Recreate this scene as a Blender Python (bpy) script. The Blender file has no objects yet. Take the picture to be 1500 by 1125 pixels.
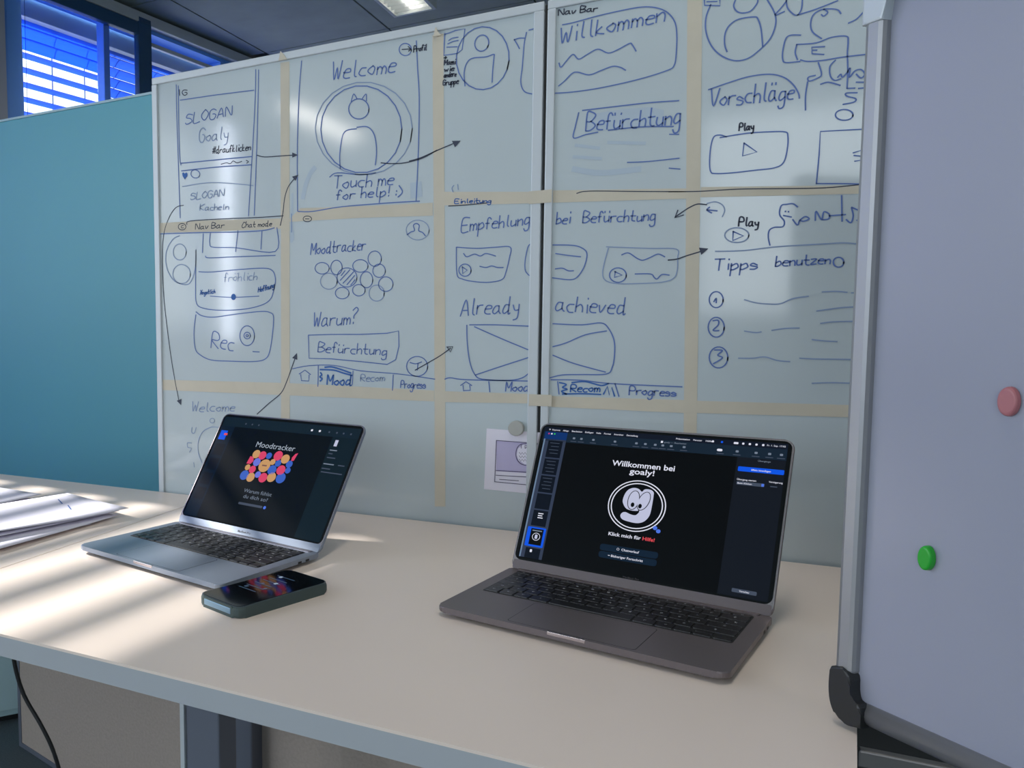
import bpy, bmesh, math, random
from mathutils import Vector, Matrix
random.seed(7)
C = bpy.context.scene.collection
Z0 = .73                                   # table height; V() gives points relative to the table top

# ---------------------------------------------------------------- camera
CAMP = Vector((0, 0, .34366 + Z0)); FPX = 1242.62; CX = 750 - 412.90; CY = 562.5 + 13.87
RT = Vector((.85799, .51354, -.011414)); UP = Vector((-.031455, .074707, .996709)); FW = Vector((-.512707, .854805, -.080251))
cam = bpy.data.cameras.new('camera'); co = bpy.data.objects.new('camera', cam); C.objects.link(co)
M = Matrix.Identity(4)
for i in range(3):
    M[i][0] = RT[i]; M[i][1] = UP[i]; M[i][2] = -FW[i]; M[i][3] = CAMP[i]
co.matrix_world = M
cam.sensor_width = 36; cam.lens = 36 * FPX / 1500
cam.shift_x = 412.90 / 1500; cam.shift_y = 13.87 / 1500
cam.clip_start = .02
sc = bpy.context.scene; sc.camera = co

# ---------------------------------------------------------------- world, sun, daylight, exposure
w = bpy.data.worlds.new('world'); sc.world = w; w.use_nodes = True
w.node_tree.nodes['Background'].inputs[0].default_value = (.86, .93, 1, 1)
w.node_tree.nodes['Background'].inputs[1].default_value = 2.2
sc.view_settings.view_transform = 'Standard'; sc.view_settings.look = 'None'
sc.view_settings.exposure = -0.16; sc.view_settings.gamma = 1; sc.view_settings.use_curve_mapping = False

WA = 0.105                                 # window wall leans 6 degrees off the table's depth
WD = Vector((math.sin(WA), math.cos(WA), 0)); WN = Vector((WD.y, -WD.x, 0))
WO = Vector((-3.4, 3.7, Z0))
def wp(s, n, z): return WO + WD * s + WN * n + Vector((0, 0, z))

def light(name, kind, loc, dirv, energy, col, **k):
    l = bpy.data.lights.new(name, kind); o = bpy.data.objects.new(name, l); C.objects.link(o)
    o.location = loc; o.rotation_euler = Vector(dirv).to_track_quat('-Z', 'Y').to_euler()
    l.energy = energy; l.color = col
    for a, b in k.items(): setattr(l, a, b)
    return o
SE = math.radians(28.5)
light('sun', 'SUN', (-8, 1, 6), WN * math.cos(SE) - Vector((0, 0, math.sin(SE))), 12.5, (1, .97, .92), angle=math.radians(.7))
light('window_daylight', 'AREA', wp(-5.6, .06, 1.15), WN, 36, (.80, .92, 1), shape='RECTANGLE', size=3.4, size_y=1.5)
light('window_gap_daylight', 'AREA', wp(-7.80, .06, 1.2), WN, 42, (.80, .86, 1), shape='RECTANGLE', size=.10, size_y=2.0)
light('rear_fill_light', 'AREA', (1.0, -4.9, 1.15 + Z0), (0, 1, -.05), 66, (.86, .94, 1), shape='RECTANGLE', size=2.6, size_y=1.5)  # added fill for the whiteboards; no window is built behind it

# ---------------------------------------------------------------- materials
def lin(c):
    return tuple((x / 12.92 if x <= .04045 else ((x + .055) / 1.055) ** 2.4) for x in [v / 255 for v in c]) + (1,)
MATS = {}
def mat(name, col, rough=.5, metal=0, emit=0, noise=0, nscale=30, bump=0, coat=0, spec=.5, trans=0, alpha=1, stretch=None):
    if name in MATS: return MATS[name]
    m = bpy.data.materials.new(name); m.use_nodes = True; nt = m.node_tree; b = nt.nodes['Principled BSDF']
    c = lin(col); b.inputs['Base Color'].default_value = c
    b.inputs['Roughness'].default_value = rough; b.inputs['Metallic'].default_value = metal
    b.inputs['Specular IOR Level'].default_value = spec
    if coat: b.inputs['Coat Weight'].default_value = coat; b.inputs['Coat Roughness'].default_value = .06
    if emit: b.inputs['Emission Color'].default_value = c; b.inputs['Emission Strength'].default_value = emit
    if trans: b.inputs['Transmission Weight'].default_value = trans
    if alpha < 1: b.inputs['Alpha'].default_value = alpha
    if noise or bump:
        tc = nt.nodes.new('ShaderNodeTexCoord'); mp = nt.nodes.new('ShaderNodeMapping'); n = nt.nodes.new('ShaderNodeTexNoise')
        nt.links.new(tc.outputs['Object'], mp.inputs[0]); nt.links.new(mp.outputs[0], n.inputs['Vector'])
        if stretch: mp.inputs['Scale'].default_value = stretch
        n.inputs['Scale'].default_value = nscale; n.inputs['Detail'].default_value = 5
        if noise:
            r = nt.nodes.new('ShaderNodeMix'); r.data_type = 'RGBA'
            r.inputs['A'].default_value = tuple(v * (1 - noise) for v in c[:3]) + (1,)
            r.inputs['B'].default_value = tuple(min(1, v * (1 + noise)) for v in c[:3]) + (1,)
            nt.links.new(n.outputs['Fac'], r.inputs['Factor']); nt.links.new(r.outputs['Result'], b.inputs['Base Color'])
        if bump:
            bp = nt.nodes.new('ShaderNodeBump'); bp.inputs['Strength'].default_value = bump; bp.inputs['Distance'].default_value = .002
            nt.links.new(n.outputs['Fac'], bp.inputs['Height']); nt.links.new(bp.outputs[0], b.inputs['Normal'])
    MATS[name] = m; return m
def glow(name, col, s=1.0):
    if name in MATS: return MATS[name]
    m = mat(name, (4, 4, 5), .15, spec=.3); b = m.node_tree.nodes['Principled BSDF']
    b.inputs['Emission Color'].default_value = lin(col); b.inputs['Emission Strength'].default_value = s
    return m
mt_table = mat('cream_laminate', (236, 221, 209), .34, noise=.03, nscale=5, spec=.45)
mt_edge = mat('grey_edge_band', (172, 178, 184), .5)
mt_board = mat('whiteboard_enamel', (188, 200, 205), .09, noise=.04, nscale=2.5, spec=.5)
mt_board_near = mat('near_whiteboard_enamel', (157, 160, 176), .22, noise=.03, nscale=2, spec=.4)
mt_alu = mat('brushed_aluminium', (200, 206, 210), .35, metal=.7)
mt_alu_w = mat('pale_aluminium', (196, 204, 210), .4, metal=.15)
mt_alu_d = mat('dull_aluminium', (128, 126, 126), .4, metal=.75)
mt_tape = mat('masking_tape', (200, 194, 178), .8, noise=.08, nscale=25, bump=.2)
mt_teal = mat('teal_panel', (112, 188, 202), .42, noise=.05, nscale=1.5)
mt_brown = mat('brown_felt', (178, 166, 156), .95, noise=.15, nscale=160, bump=.5)
mt_paleteal = mat('pale_cabinet', (190, 220, 226), .5)
mt_blackp = mat('black_plastic', (32, 34, 36), .45)
mt_darkm = mat('dark_metal', (40, 42, 46), .5, metal=.3)
mt_leg = mat('leg_steel', (118, 124, 138), .45, metal=.3)
mt_leg_lit = mat('lit_leg_face', (215, 222, 226), .45, metal=.3)  # paler copy of the leg steel for its window-lit face
mt_floor = mat('floor_carpet', (84, 96, 102), .95, noise=.3, nscale=220, bump=.6)
mt_ceil = mat('ceiling_panel', (148, 158, 156), .9, noise=.16, nscale=6, bump=.3)
mt_wall = mat('wall_plaster', (176, 182, 186), .9, noise=.03, nscale=12)
mt_pillar = mat('pillar_paint', (178, 182, 196), .8)
mt_dframe = mat('dark_window_frame', (44, 86, 120), .4)
mt_bframe = mat('glow_tinted_frame', (110, 170, 250), .45)  # blue glare around the windows is put into the frame colour
mt_trim = mat('pale_trim', (196, 202, 202), .5)
mt_glass = mat('window_glass', (235, 242, 250), .02, trans=1)
mt_slat = mat('glow_tinted_slat', (110, 160, 240), .5)  # slats likely grey; the blue flare glow is put into their colour
mt_slatd = mat('dark_glow_tinted_slat', (56, 92, 170), .5)  # same blue glow put into a darker slat colour
for m_, c_ in ((mt_slat, (96, 150, 250)), (mt_slatd, (110, 150, 230))):      # thin slats let some daylight through
    nt = m_.node_tree; tb = nt.nodes.new('ShaderNodeBsdfTranslucent'); tb.inputs[0].default_value = lin(c_); mx = nt.nodes.new('ShaderNodeMixShader'); mx.inputs[0].default_value = .7
    nt.links.new(nt.nodes['Principled BSDF'].outputs[0], mx.inputs[1]); nt.links.new(tb.outputs[0], mx.inputs[2]); nt.links.new(mx.outputs[0], nt.nodes['Material Output'].inputs[0])
mt_ink = mat('blue_marker_ink', (88, 114, 176), .6)
mt_inkl = mat('faded_marker_ink', (134, 154, 188), .6)
mt_inkd = mat('dark_marker_ink', (52, 60, 80), .6)
mt_inks = mat('strong_blue_ink', (48, 98, 170), .6)
mt_smear = mat('smeared_ink', (172, 188, 202), .5)
mt_paper = mat('white_paper', (226, 224, 238), .8, noise=.02, nscale=8)
mt_paper_l = mat('lilac_print', (186, 180, 214), .8)
mt_print = mat('print_line', (78, 72, 104), .8)
mt_lap = mat('space_grey_alloy', (118, 110, 112), .42, metal=.55, noise=.02, nscale=400)
mt_lap_b = mat('blue_shade_alloy', (140, 150, 166), .36, metal=.6, noise=.02, nscale=400)  # space grey like the other laptop, with its blue shade in the colour
mt_rim = mat('polished_rim', (190, 180, 182), .25, metal=.9)
mt_key = mat('black_keycap', (22, 22, 25), .38)
mt_well = mat('key_well', (16, 16, 18), .6)
mt_legend = mat('key_legend', (215, 218, 226), .5)
mt_scr = mat('screen_glass', (5, 6, 8), .07, spec=.5)
mt_rub = mat('rubber', (25, 25, 27), .8)
mt_case = mat('phone_case', (62, 78, 78), .6)
mt_green = mat('green_magnet', (30, 168, 44), .35)
mt_red = mat('red_magnet', (176, 110, 116), .4)
mt_grey = mat('grey_magnet', (168, 170, 166), .5)

# ---------------------------------------------------------------- object helpers
def V(x, y, z=0): return Vector((x, y, z + Z0))
def link(name, me, m, parent=None, label=None):
    o = bpy.data.objects.new(name, me); C.objects.link(o)
    if m is not None:
        me.materials.clear(); me.materials.append(m)
    if parent is not None:
        o.parent = parent; o.matrix_parent_inverse = parent.matrix_world.inverted() if False else Matrix.Identity(4)
    if label: o['label'] = label
    return o
def root(name, loc, rz, label, cat, group=None):
    o = bpy.data.objects.new(name, None); C.objects.link(o); o.location = loc; o.rotation_euler = (0, 0, rz)
    o['label'] = label; o['category'] = cat
    if group: o['group'] = group
    return o
def tag(o, label, cat, group=None):
    o['label'] = label; o['category'] = cat
    if group: o['group'] = group
    return o
def struct(o): o['kind'] = 'structure'; return o
def fin(bm, name='m', smooth=False):
    me = bpy.data.meshes.new(name); bmesh.ops.recalc_face_normals(bm, faces=bm.faces); bm.to_mesh(me); bm.free()
    if smooth:
        for p in me.polygons: p.use_smooth = True
    return me
def addbox(bm, a, b, mtx=None, bev=0, seg=2):
    xs = [(a[i] + b[i]) / 2 for i in range(3)]; sz = [abs(b[i] - a[i]) for i in range(3)]
    r = bmesh.ops.create_cube(bm, size=1, matrix=(mtx or Matrix()) @ Matrix.Translation(xs) @ Matrix.Diagonal(sz + [1]))
    if bev:
        es = list({e for v in r['verts'] for e in v.link_edges})
        bmesh.ops.bevel(bm, geom=es, offset=bev, segments=seg, profile=.5, affect='EDGES')
def box(name, a, b, m, parent=None, bev=0, mtx=None, seg=2, label=None):
    bm = bmesh.new(); addbox(bm, a, b, mtx, bev, seg)
    return link(name, fin(bm), m, parent, label)
def prism(name, pts, z0, z1, m, parent=None, bev=0, axis='z', mtx=None, label=None, smooth=False):
    """outline in the xy plane (or xz / local) pushed up z0..z1"""
    bm = bmesh.new(); T = mtx or Matrix()
    lo = [bm.verts.new(T @ Vector((p[0], p[1], z0))) for p in pts]; hi = [bm.verts.new(T @ Vector((p[0], p[1], z1))) for p in pts]
    n = len(pts); f0 = bm.faces.new(lo[::-1]); f1 = bm.faces.new(hi)
    for i in range(n): bm.faces.new((lo[i], lo[(i + 1) % n], hi[(i + 1) % n], hi[i]))
    if bev:
        es = [e for e in f0.edges] + [e for e in f1.edges]
        bmesh.ops.bevel(bm, geom=es, offset=bev, segments=2, profile=.5, affect='EDGES')
    return link(name, fin(bm), m, parent, label)
def rrect(x0, y0, x1, y1, r, n=6):
    pts = []
    for cx, cy, a in ((x1 - r, y1 - r, 0), (x0 + r, y1 - r, 90), (x0 + r, y0 + r, 180), (x1 - r, y0 + r, 270)):
        for i in range(n + 1):
            t = math.radians(a + 90 * i / n); pts.append((cx + r * math.cos(t), cy + r * math.sin(t)))
    return pts
def circ(cx, cy, rx, ry=None, n=28, rot=0):
    ry = ry or rx; out = []
    for i in range(n):
        t = 2 * math.pi * i / n; x, y = rx * math.cos(t), ry * math.sin(t)
        out.append((cx + x * math.cos(rot) - y * math.sin(rot), cy + x * math.sin(rot) + y * math.cos(rot)))
    return out
def tubemesh(pts, r, n=10):
    bm = bmesh.new(); pts = [Vector(p) for p in pts]; rings = []
    up = Vector((0, 0, 1))
    for i, p in enumerate(pts):
        t = (pts[min(i + 1, len(pts) - 1)] - pts[max(i - 1, 0)]).normalized()
        a = t.cross(up if abs(t.z) < .95 else Vector((1, 0, 0))).normalized(); b = t.cross(a)
        rr = r[i] if isinstance(r, (list, tuple)) else r
        rings.append([bm.verts.new(p + (a * math.cos(2 * math.pi * k / n) + b * math.sin(2 * math.pi * k / n)) * rr) for k in range(n)])
    for i in range(len(rings) - 1):
        for k in range(n): bm.faces.new((rings[i][k], rings[i][(k + 1) % n], rings[i + 1][(k + 1) % n], rings[i + 1][k]))
    bm.faces.new(rings[0]); bm.faces.new(rings[-1][::-1])
    return fin(bm, smooth=True)
def smoothpts(p, k=5, closed=False):
    if len(p) < 3: return p
    q = ([p[-1]] + p + [p[0], p[1]]) if closed else ([p[0]] + p + [p[-1]]); out = []
    for i in range(len(q) - 3):
        a, b, c, d = q[i:i + 4]
        for j in range(k):
            t = j / k; t2, t3 = t * t, t * t * t
            out.append(tuple(.5 * ((2 * b[n]) + (-a[n] + c[n]) * t + (2 * a[n] - 5 * b[n] + 4 * c[n] - d[n]) * t2 + (-a[n] + 3 * b[n] - 3 * c[n] + d[n]) * t3) for n in range(2)))
    out.append(tuple(q[-2])); return out
def ribbon(bm, pts, wdt, place):
    """flat pen stroke of width wdt along 2D pts; place maps (u,v) to 3D"""
    P = [Vector(p) for p in pts]; P = [p for i, p in enumerate(P) if i == 0 or (p - P[i - 1]).length > 1e-6]
    if len(P) < 2: return
    L = []; R = []
    for i, p in enumerate(P):
        t = (P[min(i + 1, len(P) - 1)] - P[max(i - 1, 0)])
        if t.length < 1e-9: t = Vector((1, 0))
        t.normalize(); nn = Vector((-t.y, t.x)) * wdt / 2
        if i == 0: p = p - t * wdt * .35
        if i == len(P) - 1: p = p + t * wdt * .35
        L.append(bm.verts.new(place(*(p + nn)))); R.append(bm.verts.new(place(*(p - nn))))
    for i in range(len(P) - 1): bm.faces.new((L[i], R[i], R[i + 1], L[i + 1]))
def poly(bm, pts, place):
    bm.faces.new([bm.verts.new(place(*p)) for p in pts])
FONTS = {}
def textmesh(s, size, bold=0, align='LEFT', shear=0):
    cu = bpy.data.curves.new('t', 'FONT'); cu.body = s; cu.size = size; cu.offset = bold; cu.align_x = align; cu.shear = shear
    cu.resolution_u = 3
    o = bpy.data.objects.new('t', cu); C.objects.link(o)
    dg = bpy.context.evaluated_depsgraph_get(); me = bpy.data.meshes.new_from_object(o.evaluated_get(dg))
    bpy.data.objects.remove(o); bpy.data.curves.remove(cu)
    return me

# ================================================================ SETTING
FZ = 0.0; CZ = 2.32 + Z0
def wx(y): return -3.4 + .1054 * (y - 3.7) - .1
shell = [(wx(-5.1), -5.1), (3.7, -5.1), (3.7, 7.2), (wx(7.2), 7.2)]
struct(prism('floor', shell, -.1, 0, mt_floor))
ceil = struct(prism('ceiling', shell, CZ + .02, CZ + .12, mt_darkm))
for i in range(-3, 7):                      # ceiling panels with open joints, cut along the window wall
    for j in range(-6, 5):
        x0 = -2.09 + i * .94 + .006; x1 = x0 + .928; y0 = 1.86 + j * 1.25 + .006; y1 = y0 + 1.238
        y0 = max(y0, -5.0); x1 = min(x1, 3.6); y1 = min(y1, 7.1)
        if x1 < wx(y1) + .25 or x0 > x1 - .05 or y0 > y1 - .05: continue
        prism('panel', [(max(x0, wx(y0) + .1), y0), (x1, y0), (x1, y1), (max(x0, wx(y1) + .1), y1)], CZ, CZ + .02, mt_ceil, ceil)
struct(box('wall_back', (-4.6, 7.1, 0), (3.7, 7.2, CZ), mt_wall))
struct(box('wall_right', (3.6, -5.1, 0), (3.7, 7.2, CZ), mt_wall))
# solid rear wall behind the photographer; the area light before it is added
rw = struct(box('wall_rear', (-4.8, -5.1, 0), (3.7, -5.0, CZ), mt_wall))
# left window wall: sill, head, pillars between openings
WM = Matrix(((WD.x, WN.x, 0, WO.x), (WD.y, WN.y, 0, WO.y), (0, 0, 1, Z0), (0, 0, 0, 1)))
HD = 2.26                                   # window head (relative to table)
wl = struct(box('wall_left', (-9.0, -.16, -Z0), (3.8, 0, .22), mt_wall, mtx=WM))
box('head_beam', (-9.0, -.16, HD), (3.8, 0, CZ - Z0), mt_dframe, wl, mtx=WM)
box('pillar', (-2.07, -.16, .22), (-.31, .03, HD), mt_pillar, wl, mtx=WM)
box('pillar', (-3.9, -.16, .22), (-3.62, .03, HD), mt_pillar, wl, mtx=WM)
box('pillar', (-9.0, -.16, .22), (-8.3, .03, HD), mt_pillar, wl, mtx=WM)
box('pillar', (3.2, -.16, .22), (3.8, .03, HD), mt_pillar, wl, mtx=WM)
struct(box('trim_1', (-9.0, .002, 2.235), (3.8, .06, 2.3), mt_trim, mtx=WM, bev=.004))
struct(box('trim_2', (.83, .002, 2.125), (3.15, .03, 2.15), mt_trim, mtx=WM, bev=.004))
struct(box('baseboard_left', (-9.0, .002, -Z0), (3.8, .015, -Z0 + .08), mt_trim, mtx=WM))

def window(n, s0, s1, muls, fm):
    o = struct(box('window_%d' % n, (s0, -.13, .22), (s1, .01, .27), fm, mtx=WM))
    box('frame_head', (s0, -.13, HD - .05), (s1, .01, HD), fm, o, mtx=WM)
    for s, wd in muls: box('mullion', (s, -.05 if wd == .05 else -.13, .27), (s + wd, .012, HD - .05), fm, o, mtx=WM, bev=.004)
    return o
w1 = window(1, -.31, 3.2, [(-.31, .13), (.44, .05), (1.6, .08), (2.9, .08)], mt_bframe)
w2 = window(2, -3.62, -2.07, [(-3.62, .05), (-2.12, .05)], mt_bframe)
w3 = window(3, -8.3, -3.9, [(-8.3, .05), (-7.5, .06), (-5.6, .06), (-3.95, .05)], mt_bframe)
# the opened sash whose dark frame stands in front of the blinds
sash = struct(root('window_4', WO, 0, 'dark framed window sash opened inwards', 'window')); del sash['category']; del sash['label']
sash.location = (0, 0, 0)
box('sash_stile', (.70, .016, .3), (.82, .06, 2.27), mt_dframe, sash, mtx=WM, bev=.004)
box('sash_head', (-.18, .016, 2.155), (.70, .06, 2.232), mt_dframe, sash, mtx=WM, bev=.004)
box('sash_rail', (-.18, .016, .3), (.70, .06, .4), mt_dframe, sash, mtx=WM, bev=.004)
box('pane', (-.18, .034, .4), (.70, .038, 2.155), mt_glass, sash, mtx=WM)

def blind(s0, s1, ztop, zopen, label, zbot=.24, open_t=8, slatm=None, closed=62, n=-.27, pitch=.083):
    t = root('venetian_blind', (0, 0, 0), 0, label, 'blind', None)
    box('head_rail', (s0, n - .05, ztop - .047), (s1, n + .05, ztop + .07), mt_trim, t, mtx=WM, bev=.004)
    z = ztop - .05; me = None; k = 0
    while z > zbot:
        op = z < zopen
        ang = math.radians(open_t if op else closed)
        key = ('o' if op else 'c')
        T = WM @ Matrix.Translation((s0, n, z)) @ Matrix.Rotation(ang, 4, 'X')
        nm = 'slatmesh_%s_%.2f' % (key, s1 - s0 + s0 * 10)
        me = bpy.data.meshes.get(nm)
        if me is None:
            bm = bmesh.new(); L = s1 - s0; W = .033; N = 4
            for sgn in (0, 1):
                pass
            prof = [(-W, 0), (-W * .5, .003), (0, .0042), (W * .5, .003), (W, 0)]
            prof = prof + [(y, zz - .0015) for y, zz in prof[::-1]]
            a = [bm.verts.new((0, y, zz)) for y, zz in prof]; b = [bm.verts.new((L, y, zz)) for y, zz in prof]
            for i in range(len(prof)): bm.faces.new((a[i], a[(i + 1) % len(prof)], b[(i + 1) % len(prof)], b[i]))
            bm.faces.new(a); bm.faces.new(b[::-1]); me = fin(bm); me.name = nm
        o = link('slat', me, slatm or mt_slat, t); o.matrix_basis = T
        z -= pitch if op else .066; k += 1
    for s in (s0 + .12, (s0 + s1) / 2, s1 - .12):
        box('ladder_tape', (s - .004, n - .036, zbot), (s + .004, n - .034, ztop), mt_trim, t, mtx=WM)
    return t
blind(-.14, .63, 2.16, 1.93, 'blue exterior blind nearest the pillar, slats open with white sky between', n=-.2)
blind(.65, 1.62, 2.16, 1.2, 'dark blue blind behind the opened dark sash, above the teal partition', n=-.2, slatm=mt_slatd, closed=40)
blind(1.65, 3.15, 2.16, .5, 'blue blind right of the dark sash, just left of the whiteboards', n=-.2, slatm=mt_slatd, closed=38)
blind(-3.62, -2.0, 1.90, 1.88, 'venetian blind over the side window that stripes the table', n=-.2, open_t=8)
# unseen panel added to cut off the sun stripes at the window top
box('sun_cut_panel', (-3.62, -.155, 1.785), (-2.07, -.14, HD), mt_bframe, w2, mtx=WM)

# ---------------------------------------------------------------- teal partition and things behind the table
part = root('room_partition', V(-2.6, 2.4, -Z0), 0, 'tall teal partition wall standing left of the whiteboards', 'partition')
box('panel', (-.93, 0, .05), (1.75, .04, 1.858), mt_teal, part, bev=.003)
box('top_rail', (-.93, -.002, 1.858), (1.75, .042, 1.866), mt_paleteal, part)
for x in (-.8, 1.55): box('foot', (x, -.16, 0), (x + .05, .2, .05), mt_darkm, part, bev=.004)
part['kind'] = 'thing' if False else part.get('kind', '') or ''
del part['kind']

bp = root('pinboard', V(-1.555, 1.535, -Z0), math.radians(-14.5), 'brown felt board standing on the floor under the table', 'board')
box('felt_panel', (.012, -.012, .012), (1.60, 0, .66), mt_brown, bp)
for a, b in (((0, -.014, 0), (1.612, .002, .012)), ((0, -.014, .66), (1.612, .002, .672)), ((0, -.014, .012), (.012, .002, .66)), ((1.60, -.014, .012), (1.612, .002, .66))):
    box('edge_strip', a, b, mt_leg, bp)
cb = root('pedestal_cabinet', V(-1.66, 1.62, -Z0), math.radians(55), 'pale teal low cabinet under the left table end', 'cabinet')
box('body', (-.4, 0, .02), (.035, .42, .60), mt_paleteal, cb, bev=.004)
box('drawer', (-.39, -.012, .32), (.025, -.001, .58), mt_paleteal, cb, bev=.003)
box('drawer', (-.39, -.012, .04), (.025, -.001, .31), mt_paleteal, cb, bev=.003)
box('plinth', (-.38, .02, 0), (.015, .40, .02), mt_darkm, cb)

# ================================================================ TABLES
YN, YF, XS = .664, 1.418, -.8975
t1 = root('office_table', V(-.4, 1.04, -Z0), 0, 'cream table carrying both laptops and the phone', 'table')
def tl(x, y): return (x + .4, y - 1.04)
TH = .026
top = [(XS + .001, YN), (.077, YN), (.148, YF), (XS + .001, YF)]
prism('tabletop', [tl(*p) for p in top], Z0 - .003, Z0, mt_table, t1)
prism('edge_band', [tl(*p) for p in top], Z0 - TH, Z0 - .003, mt_edge, t1)
def steel_leg(t, x, y, w_=.045, dx=0):
    box('leg', (x, y, .05), (x + w_, y + w_, Z0 - TH), mt_leg, t, bev=.003)
for lx, ly, ww in ((-.683, 1.0, .058), (-.775, 1.27, .05)):
    x, y = tl(lx, ly)
    lg = box('leg', (x, y, .03), (x + ww, y + .05, Z0 - TH), mt_leg, t1, bev=.003)
    box('lit_side', (x - .008, y - .003, .03), (x - .001, y + .053, Z0 - TH), mt_leg_lit, lg)  # pale strip paints the leg's left face as lit from the window
for lx in (.0,):
    x, y = tl(-.02, 1.02)
    lg = box('leg', (x, y, .03), (x + .05, y + .05, Z0 - TH), mt_leg, t1, bev=.003)
for lx in (-.68, -.02):
    x, y = tl(lx, .74)
    box('foot', (x, y, 0), (x + .05, y + (.53 if lx < -.1 else .36), .03), mt_leg, t1, bev=.004)
x, y = tl(-.70, 1.28); box('crossbeam', (x + .05, y, .62), (x + .70, y + .04, .68), mt_leg, t1)
t2 = root('office_table', V(-1.6, 1.04, -Z0), 0, 'cream table at the left under the loose papers', 'table')
box('tabletop', (-.7, -.376, Z0 - .003), (.7015, .378, Z0), mt_table, t2)
box('edge_band', (-.7, -.376, Z0 - TH), (.7015, .378, Z0 - .003), mt_edge, t2)
for lx in (-.6,):
    box('leg', (lx, -.05, .03), (lx + .05, .0, Z0 - TH), mt_leg, t2, bev=.003)
    box('leg', (lx, .2, .03), (lx + .05, .25, Z0 - TH), mt_leg, t2, bev=.003)
    box('foot', (lx, -.3, 0), (lx + .05, .3, .03), mt_leg, t2, bev=.004)

# power cable hanging under the table front
def ray(x, y): return FW + RT * ((x - CX) / FPX) - UP * ((y - CY) / FPX)
cable = link('power_cable', tubemesh([CAMP + ray(*p) * ((1.0 + .0002 * (p[1] - 1000)) / ray(*p).y) for p in smoothpts([(16, 930), (22, 975), (35, 1018), (60, 1062), (78, 1100), (90, 1145), (98, 1220), (101, 1330)], 5)], .0036), mt_blackp)
tag(cable, 'black cable hanging below the table at the lower left', 'cable')

# ================================================================ WHITEBOARDS WITH DRAWINGS
BY = 1.426
def ray(x, y): return FW + RT * ((x - CX) / FPX) - UP * ((y - CY) / FPX)
def onb(x, y):                              # photo measurement -> position on the whiteboard plane (X, Z above table)
    d = ray(x, y); t = BY / d.y; p = CAMP + d * t; return (p.x, p.z - Z0)
DIV0, DIV1 = -.2757, -.2707
boards = []
BT = .840
def whiteboard(x0, x1, label):
    r = root('whiteboard', V((x0 + x1) / 2, BY + .02, -Z0), 0, label, 'whiteboard')
    cx = (x0 + x1) / 2
    def B(name, a, b, m, bev=.0015): return box(name, (a[0] - cx, a[1] - BY - .02, a[2] + Z0), (b[0] - cx, b[1] - BY - .02, b[2] + Z0), m, r, bev=bev)
    B('writing_surface', (x0 + .006, BY, -Z0 + .03), (x1 - .006, BY + .014, BT - .012), mt_board, 0)
    B('frame_rail', (x0, BY - .004, BT - .014), (x1, BY + .018, BT), mt_alu_w)
    B('frame_rail', (x0, BY - .004, -Z0), (x1, BY + .018, -Z0 + .03), mt_alu_w)
    B('frame_stile', (x0, BY - .005, -Z0 + .03), (x0 + .0125, BY + .018, BT - .014), mt_alu_w)
    B('frame_stile', (x1 - (.0155 if x1 < 0 else .014), BY - .005, -Z0 + .03), (x1, BY + .018, BT - .014), mt_alu_w)
    r['cx'] = cx
    return r
wbl = whiteboard(-1.0285, DIV0, 'left whiteboard with the drawn welcome and mood tracker pages')
wbr = whiteboard(DIV1, .76, 'right whiteboard with the list of three numbered tips')
for r in (wbl, wbr): r['_c'] = r['cx']
del wbl['cx']; del wbr['cx']
BCX = {wbl.name: wbl['_c'], wbr.name: wbr['_c']}
del wbl['_c']; del wbr['_c']
# dark gap strip between the boards belongs to the right board's stile
box('hinge_seal', (DIV0 - BCX[wbr.name] + .0006, -.016, .03), (DIV1 - BCX[wbr.name] - .0002, -.004, BT + Z0 - .004), mt_blackp, wbr)

def bplace(r, off=.0009):
    c = BCX[r.name]
    return lambda u, v: Vector((u - c, -.02 - off, v + Z0))
CROP = {'A': (220, 60, 3.5714), 'B': (220, 300, 3.5714), 'C': (600, 0, 3.5714), 'D': (600, 300, 3.5714),
        'E': (980, 0, 4.4118), 'F': (980, 230, 4.4118), 'G': (980, 400, 4.4118), 'H': (100, 580, 3.261), 'P': (0, 0, 1)}
def cp_(c, x, y):
    o = CROP[c]; return onb(o[0] + x / o[2], o[1] + y / o[2])
INK = {'b': mt_ink, 'l': mt_inkl, 'd': mt_inkd, 's': mt_inks, 'm': mt_smear}
def which(c, x, y): return wbl if cp_(c, x, y)[0] < DIV0 else wbr
def parse(s): return [[tuple(float(v) for v in p.split(',')) for p in st.split()] for st in s.split('|')]
def draw(c, s, ink='b', wd=2.0, sm=True, name='marker_drawing', closed=False):
    """pen strokes: '|' parts strokes"""
    strokes = parse(s) if isinstance(s, str) else s
    r = which(c, *strokes[0][0]); bm = bmesh.new(); pl = bplace(r, {'m': .0003}.get(ink, .0007))
    for st in strokes:
        pts = [cp_(c, *p) for p in st]
        if sm: pts = smoothpts(pts, 5, closed)
        ribbon(bm, pts, wd * .00098, pl)
    return link(name, fin(bm), INK[ink], r)
def ell(c, x, y, rx, ry=None, ink='b', wd=1.8, rot=0, name='marker_circle'):
    ry = ry or rx; p = circ(x, y, rx, ry, 22, rot); return draw(c, [p + [p[0], p[1]]], ink, wd, False, name)
def fill(c, pts, ink='b', name='marker_fill'):
    if isinstance(pts, str): pts = parse(pts)[0]
    r = which(c, *pts[0]); bm = bmesh.new(); poly(bm, [cp_(c, *p) for p in pts], bplace(r, .00035 if ink == 'm' else .0008)); return link(name, fin(bm), INK[ink], r)
def head(c, x, y, ang, s, ink='d'):
    a = math.radians(ang); p = []
    for da, l in ((0, s * .55), (140, s * .8), (-140, s * .8)):
        p.append((x + l * math.cos(a + math.radians(da)), y + l * math.sin(a + math.radians(da))))
    fill(c, p, ink, 'arrow_head')
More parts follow.
